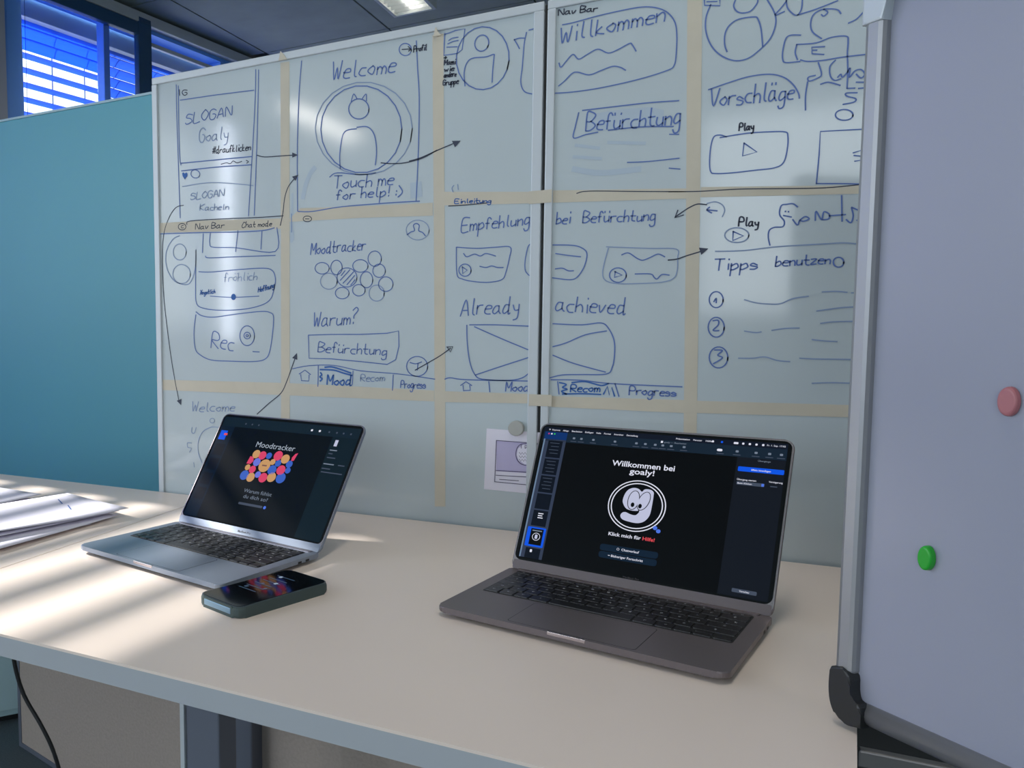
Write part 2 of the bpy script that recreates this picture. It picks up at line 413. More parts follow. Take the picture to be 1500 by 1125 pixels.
# hand lettering: single-stroke glyphs, digits = x then y (baseline 3, x-height 6, capitals 9, descender 0)
G = {
'A': '03 29 43|15 35', 'B': '03 09 29 48 26 06|26 45 44 23 03', 'C': '48 29 17 05 13 33 44', 'E': '49 09 03 43|06 36', 'F': '49 09 03|06 36',
'G': '48 29 08 05 13 33 45 36 26', 'H': '03 09|43 49|06 46', 'D': '03 09 28 45 24 03', 'I': '13 19', 'K': '03 09|49 06 43', 'L': '09 03 43', 'M': '03 09 25 49 43', 'N': '03 09 43 49',
'O': '29 07 05 23 45 47 29', 'P': '03 09 39 47 36 06', 'R': '03 09 39 47 36 06 43', 'S': '48 19 07 36 44 13 04', 'T': '09 49|29 23',
'V': '09 23 49', 'W': '09 13 27 33 49', 'Y': '09 26 49|26 12',
'a': '36 16 04 13 34|36 34 43', 'b': '09 03|05 26 35 34 13 03', 'c': '36 16 05 04 13 33', 'd': '36 16 04 13 34|39 33 43', 'e': '05 35 36 16 04 13 33',
'f': '38 29 18 13|06 26', 'g': '36 16 04 13 34|36 31 10 01', 'h': '09 03|05 26 35 33', 'i': '16 13|18 18.5', 'k': '09 03|26 04 33', 'l': '19 14 23',
'm': '06 03|05 16 25 23|25 36 45 43', 'n': '06 03|05 26 35 33', 'o': '26 05 04 23 35 26', 'p': '06 00|05 26 35 34 13 03', 'r': '06 03|05 16 36',
's': '35 16 05 34 23 03', 't': '19 14 23 33|06 36', 'u': '06 04 13 34|36 33', 'v': '06 13 36', 'w': '06 13 25 33 46', 'y': '06 14 34|36 31 10',
'z': '06 36 03 33', '#': '13 29|33 49|05 45|07 47', '!': '19 15|13 13.5', '?': '08 29 38 16 15|13 13.5', ':': '15 15.5|13 13.5', ')': '09 26 24 02',
'ä': '36 16 04 13 34|36 34 43|18 18.6|38 38.6', 'ü': '06 04 13 34|36 33|08 08.6|38 38.6', 'ö': '26 05 04 23 35 26|18 18.6|38 38.6', 'Ä': '03 29 43|15 35|09.6 09.9|49.6 49.9',
'1': '17 29 23', '2': '08 29 47 03 43', '3': '09 49 26 45 13 04', '.': '13 13.4', '+': '05 45|27 23', "'": '19 18', '-': '05 35'}
def glyph(ch):
    out = []
    for st in G[ch].split('|'):
        out.append([(float(p[0]), float(p[1:]) - 3) for p in st.split()])
    return out
def write(c, s, x0, y0, x1, y1, h, ink='b', wd=1.9, slant=.12):
    adv = [2.4 if ch == ' ' else (max(p[0] for st in glyph(ch) for p in st) + 1.15) for ch in s]
    tot = sum(adv) - 1.15; sx = (x1 - x0) / tot; sy = h / 6.; st = []; x = 0; rnd = random.Random(hash(len(s) * 31 + int(x0)))
    for ch, a in zip(s, adv):
        if ch != ' ' :
            jy = rnd.uniform(-.25, .25); js = rnd.uniform(.9, 1.1)
            for g in glyph(ch):
                q = []
                for gx, gy in g:
                    gx2 = x + gx + gy * slant * (sy / sx) + rnd.uniform(-.12, .12); gy2 = gy * js + jy + rnd.uniform(-.1, .1)
                    X = x0 + gx2 * sx; Y = y0 + (y1 - y0) * (gx2 / max(tot, 1)) - gy2 * sy; q.append((X, Y))
                st.append(q)
        x += a
    return draw(c, st, ink, wd, True, 'handwriting')

# masking tape grid -------------------------------------------------
def tape(r, pts, off=.0002):
    bm = bmesh.new(); P = [onb(*p) for p in pts]; c = BCX[r.name]
    n = len(P); lo = [bm.verts.new((u - c, -.0201, v + Z0)) for u, v in P]; hi = [bm.verts.new((u - c, -.0203 - off, v + Z0)) for u, v in P]
    bm.faces.new(lo); bm.faces.new(hi[::-1])
    for i in range(n): bm.faces.new((lo[i], lo[(i + 1) % n], hi[(i + 1) % n], hi[i]))
    return link('masking_tape', fin(bm), mt_tape, r)
tape(wbl, [(411, 92), (424, 90), (424.5, 556), (424.5, 730), (411, 728), (412, 556)])
tape(wbl, [(633.5, 52), (649.5, 49), (652, 400), (652.5, 742), (637, 742), (636, 400)])
tape(wbl, [(230, 327), (320, 322), (413, 320), (413, 335), (320, 339), (231, 341)], .00025)
tape(wbl, [(424, 321), (440, 305), (530, 302), (634, 297), (634, 316), (530, 319), (424, 325)], .00025)
tape(wbl, [(650, 281), (777, 281), (777, 298), (650, 301)], .00025)
tape(wbl, [(230, 556), (420, 561), (636, 572), (636, 588), (420, 579), (231, 571)], .00025)
tape(wbl, [(652, 573), (777, 577), (777, 591), (652, 589)], .00025)
tape(wbr, [(1007, -30), (1029, -30), (1025.5, 300), (1020, 668), (1001, 668), (1005, 300)])
tape(wbr, [(808, 279), (1006, 276), (1006, 291), (808, 297)], .00025)
tape(wbr, [(1027, 274), (1300, 271), (1300, 283), (1026, 289)], .00025)
tape(wbr, [(808, 580), (1003, 586), (1003, 605), (808, 596)], .00025)
tape(wbr, [(1021, 587), (1270, 594), (1270, 612), (1021, 605)], .00025)
# tape pieces bridging the gap between the two boards, pressed over the frames
for r_, y0, y1 in ((wbl, 281, 297), (wbl, 577, 595)):
    a = onb(776, y0); b = onb(809, y1)
    bm = bmesh.new(); addbox(bm, (a[0], BY - .0062, b[1] + Z0), (b[0], BY - .0056, a[1] + Z0))
    tag(link('masking_tape_strip', fin(bm), mt_tape), 'beige tape bridging the two whiteboards, %s row' % ('upper' if y0 < 400 else 'lower'), 'tape', 'tape strips across the board joint')
for x, y in ((415, 72), (641, 37)):          # folded tape tabs on top of the left board
    a = onb(x - 5, y + 18); b = onb(x + 7, y + 2); c = BCX[wbl.name]
    prism('tape_tab', [(a[0] - c, a[1] + Z0), (b[0] - c, a[1] + Z0), (b[0] - c - .006, b[1] + Z0 - .008), (a[0] - c + .004, b[1] + Z0)], .0, .0012, mt_tape, wbl,
          mtx=Matrix(((1, 0, 0, 0), (0, 0, -1, -.0245), (0, 1, 0, 0), (0, 0, 0, 1))))

exec_draw = True
# ---- left board, page one
draw('A', '137,230 140,400 150,700 158,925|148,235 150,420 155,600 162,650', 'b', 1.8)
draw('A', '158,310 350,282 543,258|553,150 550,300 540,500 528,700 515,915|568,152 565,300 558,560 545,912', 'b', 1.8)
draw('A', '153,255 155,285', 'd', 1.8); draw('A', '195,258 175,258 168,272 180,285 193,278 192,270 182,270', 'd', 1.6)
draw('A', '162,640 350,622 530,605|165,680 350,660 530,648', 'b', 2)
draw('A', '372,645 400,638 420,642 435,628 455,638 480,630|503,625 515,632 505,640', 'd', 1.5)
write('A', 'SLOGAN', 185, 437, 425, 388, 52); write('A', 'Goaly', 255, 528, 405, 512, 66, 'l', 2)
write('A', '#draufklicken', 325, 590, 525, 570, 34, 'd', 1.7)
fill('A', '168,692 175,688 182,694 190,688 197,694 195,708 182,725 171,708', 's', 'marker_heart')
ell('A', 237, 696, 24, 21, 'b', 1.6, .3)
draw('A', '170,762 300,742 420,745 540,757', 'l', 1.6)
write('A', 'SLOGAN', 212, 833, 385, 810, 34, 'l', 1.8); write('A', 'Kacheln', 260, 887, 410, 882, 30, 'l', 1.8)
draw('B', '175,3 135,15 98,70 70,165 65,300 72,480 90,650 118,850 150,1020', 'd', 1.6); head('B', 158, 1035, 70, 26)
ell('A', 168, 972, 20, 17, 'd', 1.6); draw('A', '175,965 165,968 165,978 176,978', 'd', 1.4)
write('A', 'Nav Bar', 237, 985, 388, 978, 28, 'd', 1.7); write('A', 'Chat mode', 480, 976, 635, 968, 28, 'd', 1.6)
draw('A', '193,960 212,942 400,930 560,924 697,915', 'd', 1.7)
draw('A', '50,1010 250,1003 450,1000 590,992 650,978', 'b', 2)
draw('A', '560,598 600,607 680,602 755,597', 'd', 1.8); head('A', 760, 597, 0, 26)
draw('A', '682,965 695,900 705,820 725,760 760,715', 'd', 1.8); head('A', 765, 710, -40, 28)
draw('A', '745,800 740,1050', 'm', 4.5); draw('A', '740,905 740,1000', 'l', 2.2)
fill('A', '732,990 752,988 754,1040 742,1056 732,1045', 'm', 'marker_smudge')
# page one, lower half
ell('B', 155, 247, 34, 42, 'l', 1.8); ell('B', 165, 362, 46, 50, 'l', 1.8)
draw('B', '155,162 120,180 90,230 82,290 95,350 130,400 190,418 220,390 238,320 240,235', 'l', 1.9)
draw('B', '278,152 274,250|315,150 312,200 330,222 450,225 655,244 664,120|460,135 448,245|585,140 580,232|290,268 310,278 450,272 655,265', 'b', 1.8)
draw('B', '255,350 320,352 450,340 590,332 640,345 656,390 648,440 632,490 590,522 500,545 370,552 275,540 242,512 238,430 240,240', 'b', 1.8)
write('B', 'fröhlich', 385, 402, 558, 392, 42, 'l', 1.6); write('B', 'Ängstlich', 262, 470, 340, 462, 20, 's', 1.8); write('B', 'Hoffnung', 565, 458, 650, 432, 26, 's', 2)
draw('B', '315,478 430,484 570,478', 'b', 1.6); fill('B', circ(437, 482, 13, 17, 12), 's', 'marker_dot')
draw('B', '240,560 270,580 330,588 450,572 580,558 630,565 646,590 640,680 625,770 600,808 540,820 420,818 320,812 262,785 236,750 230,660 240,575', 'b', 1.9)
write('B', 'Rec', 318, 745, 435, 762, 85, 'b', 2); ell('B', 508, 685, 38, 52); ell('B', 508, 684, 17, 17); ell('B', 508, 684, 6, 6)
draw('B', '538,768 572,770', 'b', 1.8)
write('B', 'Welcome', 218, 1082, 440, 1080, 46, 'l', 2)
ell('H', 688, 118, 11, 11, 'l', 1.5); draw('H', '592,150 590,172 602,178 612,150|590,225 570,225 572,245 588,250 580,268|600,318 603,340|590,425 640,422', 'l', 1.5)
draw('H', '720,150 680,150 640,175 622,220 622,270 640,320', 'l', 1.6)
draw('B', '560,1095 620,1040 685,985 715,925 740,855 760,800', 'd', 1.8); head('B', 763, 790, -70, 28)
# ---- page two
draw('A', '793,105 782,240 774,420 770,620 772,890|775,892 850,892 1000,868 1240,848 1410,838|1393,0 1400,150 1408,300 1404,560 1392,835', 'b', 1.9)
write('A', 'Welcome', 950, 207, 1280, 160, 84, 'b', 2.1)
ell('A', 1335, 45, 32, 32, 'b', 1.7); draw('A', '1318,45 1362,42|1350,30 1363,42 1352,54', 'd', 1.6); write('A', 'Profil', 1378, 58, 1445, 48, 28, 'd', 2)
ell('A', 1105, 462, 212, 228, 'b', 2); ell('A', 1118, 458, 254, 243, 'l', 1.8)
ell('A', 1092, 356, 53, 53, 'b', 2); draw('A', '1052,318 1065,278 1082,302|1110,302 1130,278 1132,314', 'b', 1.8)
draw('A', '995,668 992,600 1002,520 1015,480 1040,465 1080,460|1082,452 1130,448 1160,468 1178,510 1185,580 1178,648', 'b', 2)
draw('A', '940,712 980,690 1100,700 1180,690', 'b', 1.9)
write('A', 'Touch me', 958, 772, 1270, 752, 66, 'b', 2); write('A', 'for help! :)', 972, 832, 1315, 806, 52, 'b', 2.1)
draw('A', '1208,638 1260,642 1330,638 1420,615 1500,572', 'd', 1.8)
fill('A', '1360,742 1420,735 1425,815 1362,825', 'm', 'marker_smudge')
draw('A', '800,820 812,760 835,700 860,665', 'm', 9)
ell('A', 823, 931, 22, 15, 'd', 1.5); draw('A', '812,931 832,931', 'd', 1.4)
ell('B', 1400, 132, 60, 52, 'l', 1.5); draw('B', '1345,157 1365,142 1383,135 1378,108 1392,98 1408,108 1405,135 1425,145 1440,162', 'b', 1.8)
write('B', 'Moodtracker', 840, 260, 1125, 235, 60, 'b', 2)
for a in ((900, 332, 37, 30), (975, 328, 30, 38), (1030, 380, 52, 50), (1100, 320, 40, 33), (1175, 282, 35, 40), (1198, 345, 33, 35), (1132, 392, 33, 42), (1233, 415, 38, 38), (1005, 462, 36, 30), (1092, 447, 33, 30)):
    ell('B', *a, ink='b', wd=1.6)
ell('B', 935, 400, 44, 42, 'l'); ell('B', 1185, 462, 40, 42, 'l')
draw('B', '1000,370 1020,345|995,395 1045,340|1010,410 1065,350|1030,418 1070,370|1050,420 1072,392', 'b', 1.8, False)
write('B', 'Warum?', 852, 635, 1080, 622, 76, 'b', 2)
draw('B', '828,682 950,678 1100,678 1240,672 1300,660 1302,740 1285,810 1240,835 1100,820 950,806 832,803 828,685', 'b', 1.8, False)
write('B', 'Befürchtung', 878, 770, 1235, 786, 50, 'b', 1.9)
ell('B', 1397, 845, 55, 52, 'b', 1.7); draw('B', '1360,825 1390,832 1420,822|1402,828 1398,865', 'b', 1.8)
draw('B', '745,858 830,842 960,840 1100,868 1300,885 1490,912|880,842 878,950|1062,870 1058,940|1272,890 1268,970', 'b', 1.7)
draw('B', '780,885 810,865 840,888|788,888 792,920 830,922 832,890', 'b', 1.7, False)
write('B', 'Mood', 925, 942, 1052, 942, 50, 's', 2.6); draw('B', '890,862 960,865 1010,880 1055,892|915,850 950,848 1000,862 1050,880|892,878 898,890 888,900 900,910 890,922', 's', 3)
write('B', 'Recom', 1100, 922, 1225, 922, 36, 'l', 1.8); write('B', 'Progress', 1310, 958, 1440, 960, 40, 'b', 1.8)
# ---- page three (left board)
draw('C', '0,843 60,825 150,785 240,747', 'd', 1.9); head('C', 250, 745, -25, 36)
draw('C', '185,175 182,230 180,290 250,280 275,260 290,152 240,160 215,170 185,180', 'b', 1.7, False)
draw('C', '205,212 225,200 255,195|200,230 225,218 255,212|195,247 250,245', 'b', 1.6)
ell('C', 383, 305, 138, 165, 'b', 1.9, .1); ell('C', 378, 226, 36, 43, 'b', 1.9, .3)
draw('C', '290,450 286,380 300,330 330,305 400,298 440,285 442,300 436,360 432,430', 'b', 1.9)
for s, a in (('+', (180, 310, 195, 308, 18)), ('Mami', (182, 340, 240, 335, 26)), ('wie', (182, 376, 232, 370, 24)), ('andere', (180, 405, 243, 398, 24)), ('Gruppe', (174, 447, 255, 438, 28))):
    write('C', s, *a, 'd', 1.9)
draw('C', '548,208 575,200 600,200|548,208 562,230 575,255|655,150 625,158|612,170 600,230 590,350 582,430 600,478 640,492', 'b', 1.8)
draw('C', '232,970 222,985 228,1005|252,965 255,992', 'l', 1.6); draw('C', '205,1078 300,1072 405,1062', 'd', 1.7); write('C', 'Einleitung', 237, 1064, 425, 1060, 22, 's', 1.7)
write('D', 'Empfehlung', 272, 142, 625, 100, 64, 'b', 1.9)
draw('D', '248,222 350,228 450,222 527,222 522,280 505,350 485,390 420,405 340,402 275,388 248,360 245,222', 'b', 1.7)
draw('D', '283,255 300,272 340,258 370,268 400,255 450,268|368,322 400,328 430,320 460,328 490,328', 'b', 1.8); ell('D', 290, 342, 32, 32); draw('D', '276,325 302,342 278,360 276,325', 'b', 1.8, False)
draw('D', '637,203 620,220 605,290 605,340 618,362 635,375', 'b', 1.6)
write('D', 'Already', 267, 582, 568, 562, 84, 'b', 2)
draw('D', '300,630 302,720 315,820 340,885 380,912 520,918 590,905 630,875|315,628 450,628 628,635|340,638 480,700 630,762|345,890 480,845 628,797', 'b', 1.9)
draw('D', '185,912 215,905 300,915 628,922|415,925 420,978', 'b', 1.9); draw('D', '268,945 295,925 325,945|280,945 282,972 318,970 315,945', 'b', 1.8, False)
write('D', 'Mood', 503, 976, 625, 976, 46, 'b', 2)
draw('D', '30,865 100,825 160,790 215,750', 'd', 1.8); draw('D', '195,744 226,742 214,770 200,748', 'd', 1.8, False)
# ---- right board, page three
write('C', 'Nav Bar', 778, 80, 982, 58, 32, 'd', 1.8)
draw('C', '800,130 860,118 1000,80 1180,42 1270,38 1340,60 1385,110 1398,180 1395,280 1385,340 1350,368 1200,415 1000,460 850,482 758,488', 'b', 1.8)
write('C', 'Willkommen', 785, 228, 1332, 108, 84, 'b', 2.1)
draw('C', '782,330 792,352 820,320 855,285 885,310 930,285 985,258 1040,278 1090,260 1150,228 1165,235 1185,268|780,450 810,425 850,385 880,378 940,392 1000,370 1060,348 1100,352 1130,368', 'b', 1.9)
draw('C', '885,590 868,660 858,722 920,705 985,692|905,578 1100,555 1250,538 1408,527|1040,682 1200,665 1380,662', 'b', 1.9)
fill('C', '930,600 1120,570 1260,560 1330,575 1330,650 1180,662 930,690', 'm', 'marker_smudge')
write('C', 'Befürchtung', 922, 688, 1412, 648, 88, 'b', 2.2)
draw('C', '1360,703 1408,703|1140,850 1250,845 1410,828|1358,880 1415,885', 'b', 1.7); draw('C', '875,1012 940,1000 1200,1002 1440,1003', 'd', 1.5)
draw('C', '870,760 990,775|860,820 1000,830|1040,745 1230,750', 'm', 5); draw('C', '860,885 1000,905 1200,885', 'm', 9)
write('D', 'bei', 767, 98, 838, 98, 58, 'b', 2); write('D', 'Befürchtung', 905, 92, 1282, 84, 58, 'b', 1.9)
draw('D', '750,210 850,212 900,225 928,255 915,320 880,375 840,392 748,382|765,255 830,265 895,272|763,335 800,332 830,345 858,345', 'b', 1.8)
draw('D', '1040,228 1020,300 1010,360 1025,395 1080,412 1200,412 1320,405 1380,385 1400,345 1402,280 1395,232 1250,228 1030,220', 'l', 1.7)
draw('D', '1110,262 1145,252 1190,280 1220,290 1260,275 1300,258 1335,272', 'b', 1.8); draw('D', '1180,362 1260,362 1280,380 1295,388 1320,365 1358,368', 'b', 1.8); ell('D', 1090, 368, 44, 38); draw('D', '1074,350 1112,368 1072,380 1076,350', 'b', 2, False)
draw('P', '979,381 992,379.5 1005,375 1028,368', 'd', 1.9); head('P', 1032, 366, -18, 11)
draw('P', '1035,300 1022,299 1010,304 999,311 989,318', 'd', 1.8); draw('P', '993,308 988.5,319 1001,315', 'd', 1.8, False)
write('D', 'achieved', 762, 556, 1128, 572, 84, 'b', 2)
draw('D', '750,622 900,628 1000,618 1040,645 1070,710 1072,790 1060,850 1030,885 900,888 800,890 735,905|750,742 820,722 920,680 1030,660|750,787 860,830 1025,875', 'b', 1.9)
draw('D', '740,915 900,918 1050,935 1425,952|775,925 782,990|1075,935 1095,1002', 'b', 1.9)
draw('D', '785,930 820,940 800,955 825,965 795,975 820,990|850,930 920,925 1000,945 1040,935|800,990 900,988 1000,992', 's', 2.4); draw('D', '1015,990 1035,950 1045,995 1058,955 1072,1000', 's', 2.6, False)
write('D', 'Recom', 842, 978, 995, 978, 38, 's', 2.1); write('D', 'Progress', 1148, 992, 1392, 1000, 42, 'b', 2)
# ---- right board, page four
draw('E', '228,0 230,35 330,38 328,0|245,12 310,10', 'b', 1.8, False)
draw('E', '270,30 240,110 238,200 270,290 330,355 420,392 510,378 600,310 660,240 690,150 680,80 635,0|430,0 418,40 440,75 480,85 530,70 570,20 572,-10|375,335 360,290 362,220 390,165 450,125 550,110 575,125 595,190 605,300', 'b', 1.9)
draw('E', '685,95 730,45 760,5|690,100 745,75|758,0 765,50 800,90 830,98 855,60 862,0|830,98 950,60 1090,5|1110,88 1090,65 1040,58 980,65 930,100 915,160 930,210 985,250|985,95 1000,105 1025,80 1000,60', 'b', 1.8)
draw('E', '850,228 790,228 755,250 735,330 735,385 755,405 845,398|825,288 950,278 1050,242 1145,235 1157,270 1152,350 1155,450 1150,570|825,290 815,340 830,385|850,388 900,398 1000,390 1120,370 1275,352', 'b', 1.8)
draw('E', '1005,302 922,306 924,348 1000,353|930,325 955,325', 'b', 1.9, False); draw('E', '1160,150 1210,125 1250,85 1275,50', 'b', 1.8)
draw('E', '965,405 985,480 960,505 905,525 900,500 945,488|895,530 882,620 882,712|1075,390 1040,430 1042,490 1070,520 1110,510', 'b', 1.8)
draw('E', '1090,500 1110,480 1120,500 1150,470 1170,440 1165,500 1200,460 1240,450 1265,480 1240,505 1210,480|980,545 1030,532 1105,552|1210,532 1268,532|1150,572 1200,570|1225,572 1268,568', 'b', 1.9)
draw('E', '1215,600 1145,603 1150,622 1205,638 1195,660 1125,675', 'b', 1.9); ell('E', 1132, 743, 57, 35)
draw('E', '255,580 400,530 520,495 650,480 740,500 800,545 835,600 842,635', 'b', 1.8)
write('E', 'Vorschläge', 262, 692, 800, 640, 112, 'b', 2)
write('E', 'Play', 452, 845, 545, 838, 44, 'd', 2.1)
draw('E', '370,885 330,873 290,885 270,950 262,1050 270,1110 300,1122 400,1118 560,1100 680,1085 740,1050 765,960 768,880 750,853 650,852 500,862 330,890', 'b', 1.8); draw('E', '485,925 475,1008 568,983 485,925', 'b', 1.8, False)
draw('E', '1255,835 978,850 970,1000 952,1187|1190,988 1250,970 1245,1035 1200,1042|1195,1005 1245,1010', 'b', 1.7, False); draw('F', '952,172 1100,172 1245,175', 'b', 1.7)
draw('F', '0,225 200,222 450,208 700,205 1000,200 1240,178', 'd', 1.5); draw('F', '245,300 300,290 345,310 360,345 345,385', 'l', 1.6); draw('F', '310,348 245,342|262,325 245,342 275,362', 'b', 2)
write('F', 'Play', 450, 445, 575, 445, 54, 'd', 2.2); ell('F', 438, 505, 78, 48, 'l'); draw('F', '415,482 480,510 412,540 415,482', 'b', 2.1, False)
draw('F', '830,322 800,302 760,306 728,312 715,345 718,380 745,415 735,450 680,455 648,475 642,520 652,570|740,378 790,388|752,350 752,354|772,352 772,356', 'b', 1.9)
draw('F', '800,405 830,440 845,410 880,385 905,400 870,415 845,410|945,410 950,350 985,405 1000,355 1035,370 1030,400 990,405|1115,250 1118,415|1035,380 1140,372|1180,330 1190,380 1175,425 1145,405|1180,325 1225,345|1215,408 1222,414', 'b', 1.9)
draw('F', '300,610 480,605 700,580 1000,562 1130,555 1235,565', 'l', 1.9)
write('F', 'Tipps', 290, 735, 568, 720, 76, 'b', 2); write('F', 'benutzen', 688, 705, 1040, 690, 60, 'b', 1.9); ell('F', 1095, 680, 34, 32, 'b')
ell('G', 305, 172, 45, 52, 'b'); draw('G', '290,185 305,163 305,192', 'b', 2); ell('G', 305, 350, 52, 64, 'b'); draw('G', '285,308 318,306 318,335 285,370 322,372', 'b', 2); ell('G', 320, 545, 60, 68, 'b'); draw('G', '295,497 345,500 315,530 345,548 288,585', 'b', 2)
draw('G', '488,172 560,192 640,200 720,198 800,165 900,150|990,122 1080,118 1150,125|1180,128 1195,128|955,245 1100,225 1200,218|980,325 1060,315 1185,312|488,375 560,385 595,380|665,370 750,358 840,355|925,430 1000,438 1085,443|450,550 540,550 620,542 700,565 780,572|845,550 950,555 1175,558|925,712 1050,708 1175,712', 'l', 1.9)

# magnet and printed strip on the left board
def disc(name, ctr, nrm, r, h, m, bev, label, cat, scl=(1, 1, 1), spin=0):
    q = Vector(nrm).to_track_quat('Z', 'Y').to_matrix().to_4x4(); bm = bmesh.new()
    bmesh.ops.create_cone(bm, cap_ends=True, segments=28, radius1=r, radius2=r * .97, depth=h, matrix=Matrix.Translation((0, 0, h / 2)))
    es = [e for e in bm.edges if abs(e.verts[0].co.z - h) < 1e-5 and abs(e.verts[1].co.z - h) < 1e-5]
    bmesh.ops.bevel(bm, geom=es, offset=bev, segments=3, profile=.5, affect='EDGES')
    o = link(name, fin(bm), m); o.location = ctr; o.rotation_euler = (q @ Matrix.Rotation(spin, 4, 'Z')).to_euler(); o.scale = scl; return tag(o, label, cat)
mc = onb(757, 627)
disc('round_magnet', V(mc[0], BY - .0012, mc[1]), (0, -1, 0), .0125, .008, mt_grey, .0015, 'grey round magnet holding the small lilac print', 'magnet')
pr = root('comic_print', V(0, BY - .0004, 0), 0, 'small lilac comic printout on the left whiteboard behind the right laptop', 'print')
def bq(name, pts, m, off, parent=pr):
    bm = bmesh.new(); P = [onb(*p) for p in pts]
    lo = [bm.verts.new((u, -off, v)) for u, v in P]; hi = [bm.verts.new((u, -off - .0003, v)) for u, v in P]; bm.faces.new(lo); bm.faces.new(hi[::-1])
    for i in range(len(P)): bm.faces.new((lo[i], lo[(i + 1) % len(P)], hi[(i + 1) % len(P)], hi[i]))
    return link(name, fin(bm), m, parent)
bq('sheet', [(713, 627.5), (850, 638), (846, 730), (709, 716.5)], mt_paper, 0, pr)
bq('tinted_field', [(727.5, 645), (840, 653), (836, 697), (727, 690)], mt_paper_l, .0004, pr)
bm = bmesh.new(); pf = lambda u, v: Vector((u, -.0012, v))
for st in ([(727.5, 645), (850, 654)], [(727.5, 645), (725, 705.5)], [(725, 705.5), (846, 717)], [(727, 689), (765, 691), (800, 694)], [(727, 696), (800, 700)], [(732, 702), (760, 704)]):
    ribbon(bm, [onb(*p) for p in st], .0011, pf)
ribbon(bm, smoothpts([onb(*p) for p in [(790, 650), (766, 650), (758, 656), (756, 666), (759, 675), (768, 681), (790, 682)]]), .0011, pf)
link('panel_outline', fin(bm), mt_print, pr)
bq('speech_bubble', [(790, 651), (767, 651), (759, 657), (757, 666), (760, 674), (769, 680), (790, 681)], mt_paper, .0008, pr)
bm = bmesh.new()
for s, x, y in (('I DO IT', 763, 656.5), ):
    xx = x
    for ch in 'I DO IT':
        if ch != ' ':
            g = {'D': [[(0, 0), (0, 6), (2.5, 5), (3.5, 3), (2.5, 1), (0, 0)]]}.get(ch) or glyph(ch)
            for st in g: ribbon(bm, [onb(xx + p[0] * .75, y - p[1] * .85) for p in st], .001, pf)
        xx += 4.2 if ch != ' ' else 2.2
for k in range(3):
    ribbon(bm, [onb(761 + (i * 2.1), 664 + k * 5 + (1.6 if i % 2 else -1.6)) for i in range(13)], .0008, pf)
link('bubble_lettering', fin(bm), mt_print, pr)

# ================================================================ NEAR WHITEBOARD (right foreground)
fa = math.radians(-45.5); FBO = V(.081, .868, 0)
fb = root('flip_whiteboard', FBO, fa, 'large blank whiteboard leaning in from the right edge of the photo', 'whiteboard')
# local: x along the board toward the camera side, y outward normal (+y away), z up
FL, FH0, FH1 = .95, .012, .617
box('writing_surface', (.014, .004, FH0 + .012), (FL - .014, .014, FH1 - .012), mt_board_near, fb)
def tubeL(name, a, b, r, m, par): return link(name, tubemesh([a, b], r, 16), m, par)
tubeL('frame_rail', (.024, .006, FH0 + .004), (FL - .024, .006, FH0 + .004), .0095, mat('satin_rail', (150, 150, 152), .3, metal=.45), fb)
box('frame_rail', (.03, -.004, FH1 - .02), (FL - .03, .018, FH1), mt_alu, fb, bev=.004)
box('frame_stile', (0, -.004, FH0 + .033), (.016, .018, FH1 - .02), mat('satin_stile', (160, 162, 165), .4, metal=.6), fb, bev=.004)
box('frame_stile', (FL - .016, -.004, FH0 + .045), (FL, .018, FH1 - .02), mt_alu_d, fb, bev=.004)
for x0, sx in ((0, 1), (FL, -1)):
    cc = [(x0 + sx * p[0], p[1]) for p in smoothpts([(-.001, FH0 + .036), (-.0015, FH0 + .018), (.001, FH0 + .004), (.008, FH0 - .006), (.020, FH0 - .008)], 4) + smoothpts([(.028, FH0 - .006), (.027, FH0 + .011), (.020, FH0 + .014), (.0175, FH0 + .022), (.0165, FH0 + .034), (.008, FH0 + .039)], 3)]
    prism('corner_cap', cc, -.021, .007, mt_blackp, fb, bev=.002, mtx=Matrix(((1, 0, 0, 0), (0, 0, -1, 0), (0, 1, 0, 0), (0, 0, 0, 1))))
    cc = [(x0 + sx * p[0], p[1]) for p in [(-.001, FH1 - .04), (-.001, FH1 - .01), (.008, FH1 + .001), (.03, FH1 + .001), (.03, FH1 - .02), (.018, FH1 - .022), (.016, FH1 - .04)]]
    prism('corner_cap', cc, -.02, .006, mt_alu_w, fb, bev=.002, mtx=Matrix(((1, 0, 0, 0), (0, 0, -1, 0), (0, 1, 0, 0), (0, 0, 0, 1))))
def fbp(px, py, off=0):                     # photo measurement on the near board's face
    n = Vector((-math.sin(fa), math.cos(fa), 0)); o = FBO + n * (.004 + off); d = ray(px, py); t = (o - CAMP).dot(n) / d.dot(n); return CAMP + d * t
nn = Vector((math.sin(fa), -math.cos(fa), 0))
disc('oval_magnet', fbp(1361, 817) + nn * .0006, nn, .0088, .005, mt_green, .002, 'green oval magnet on the near whiteboard', 'magnet', (.62, 1.1, 1))
disc('oval_magnet', fbp(1481, 588) + nn * .0006, nn, .0088, .004, mt_red, .002, 'faded red oval magnet at the right edge', 'magnet', (.75, 1.2, 1))
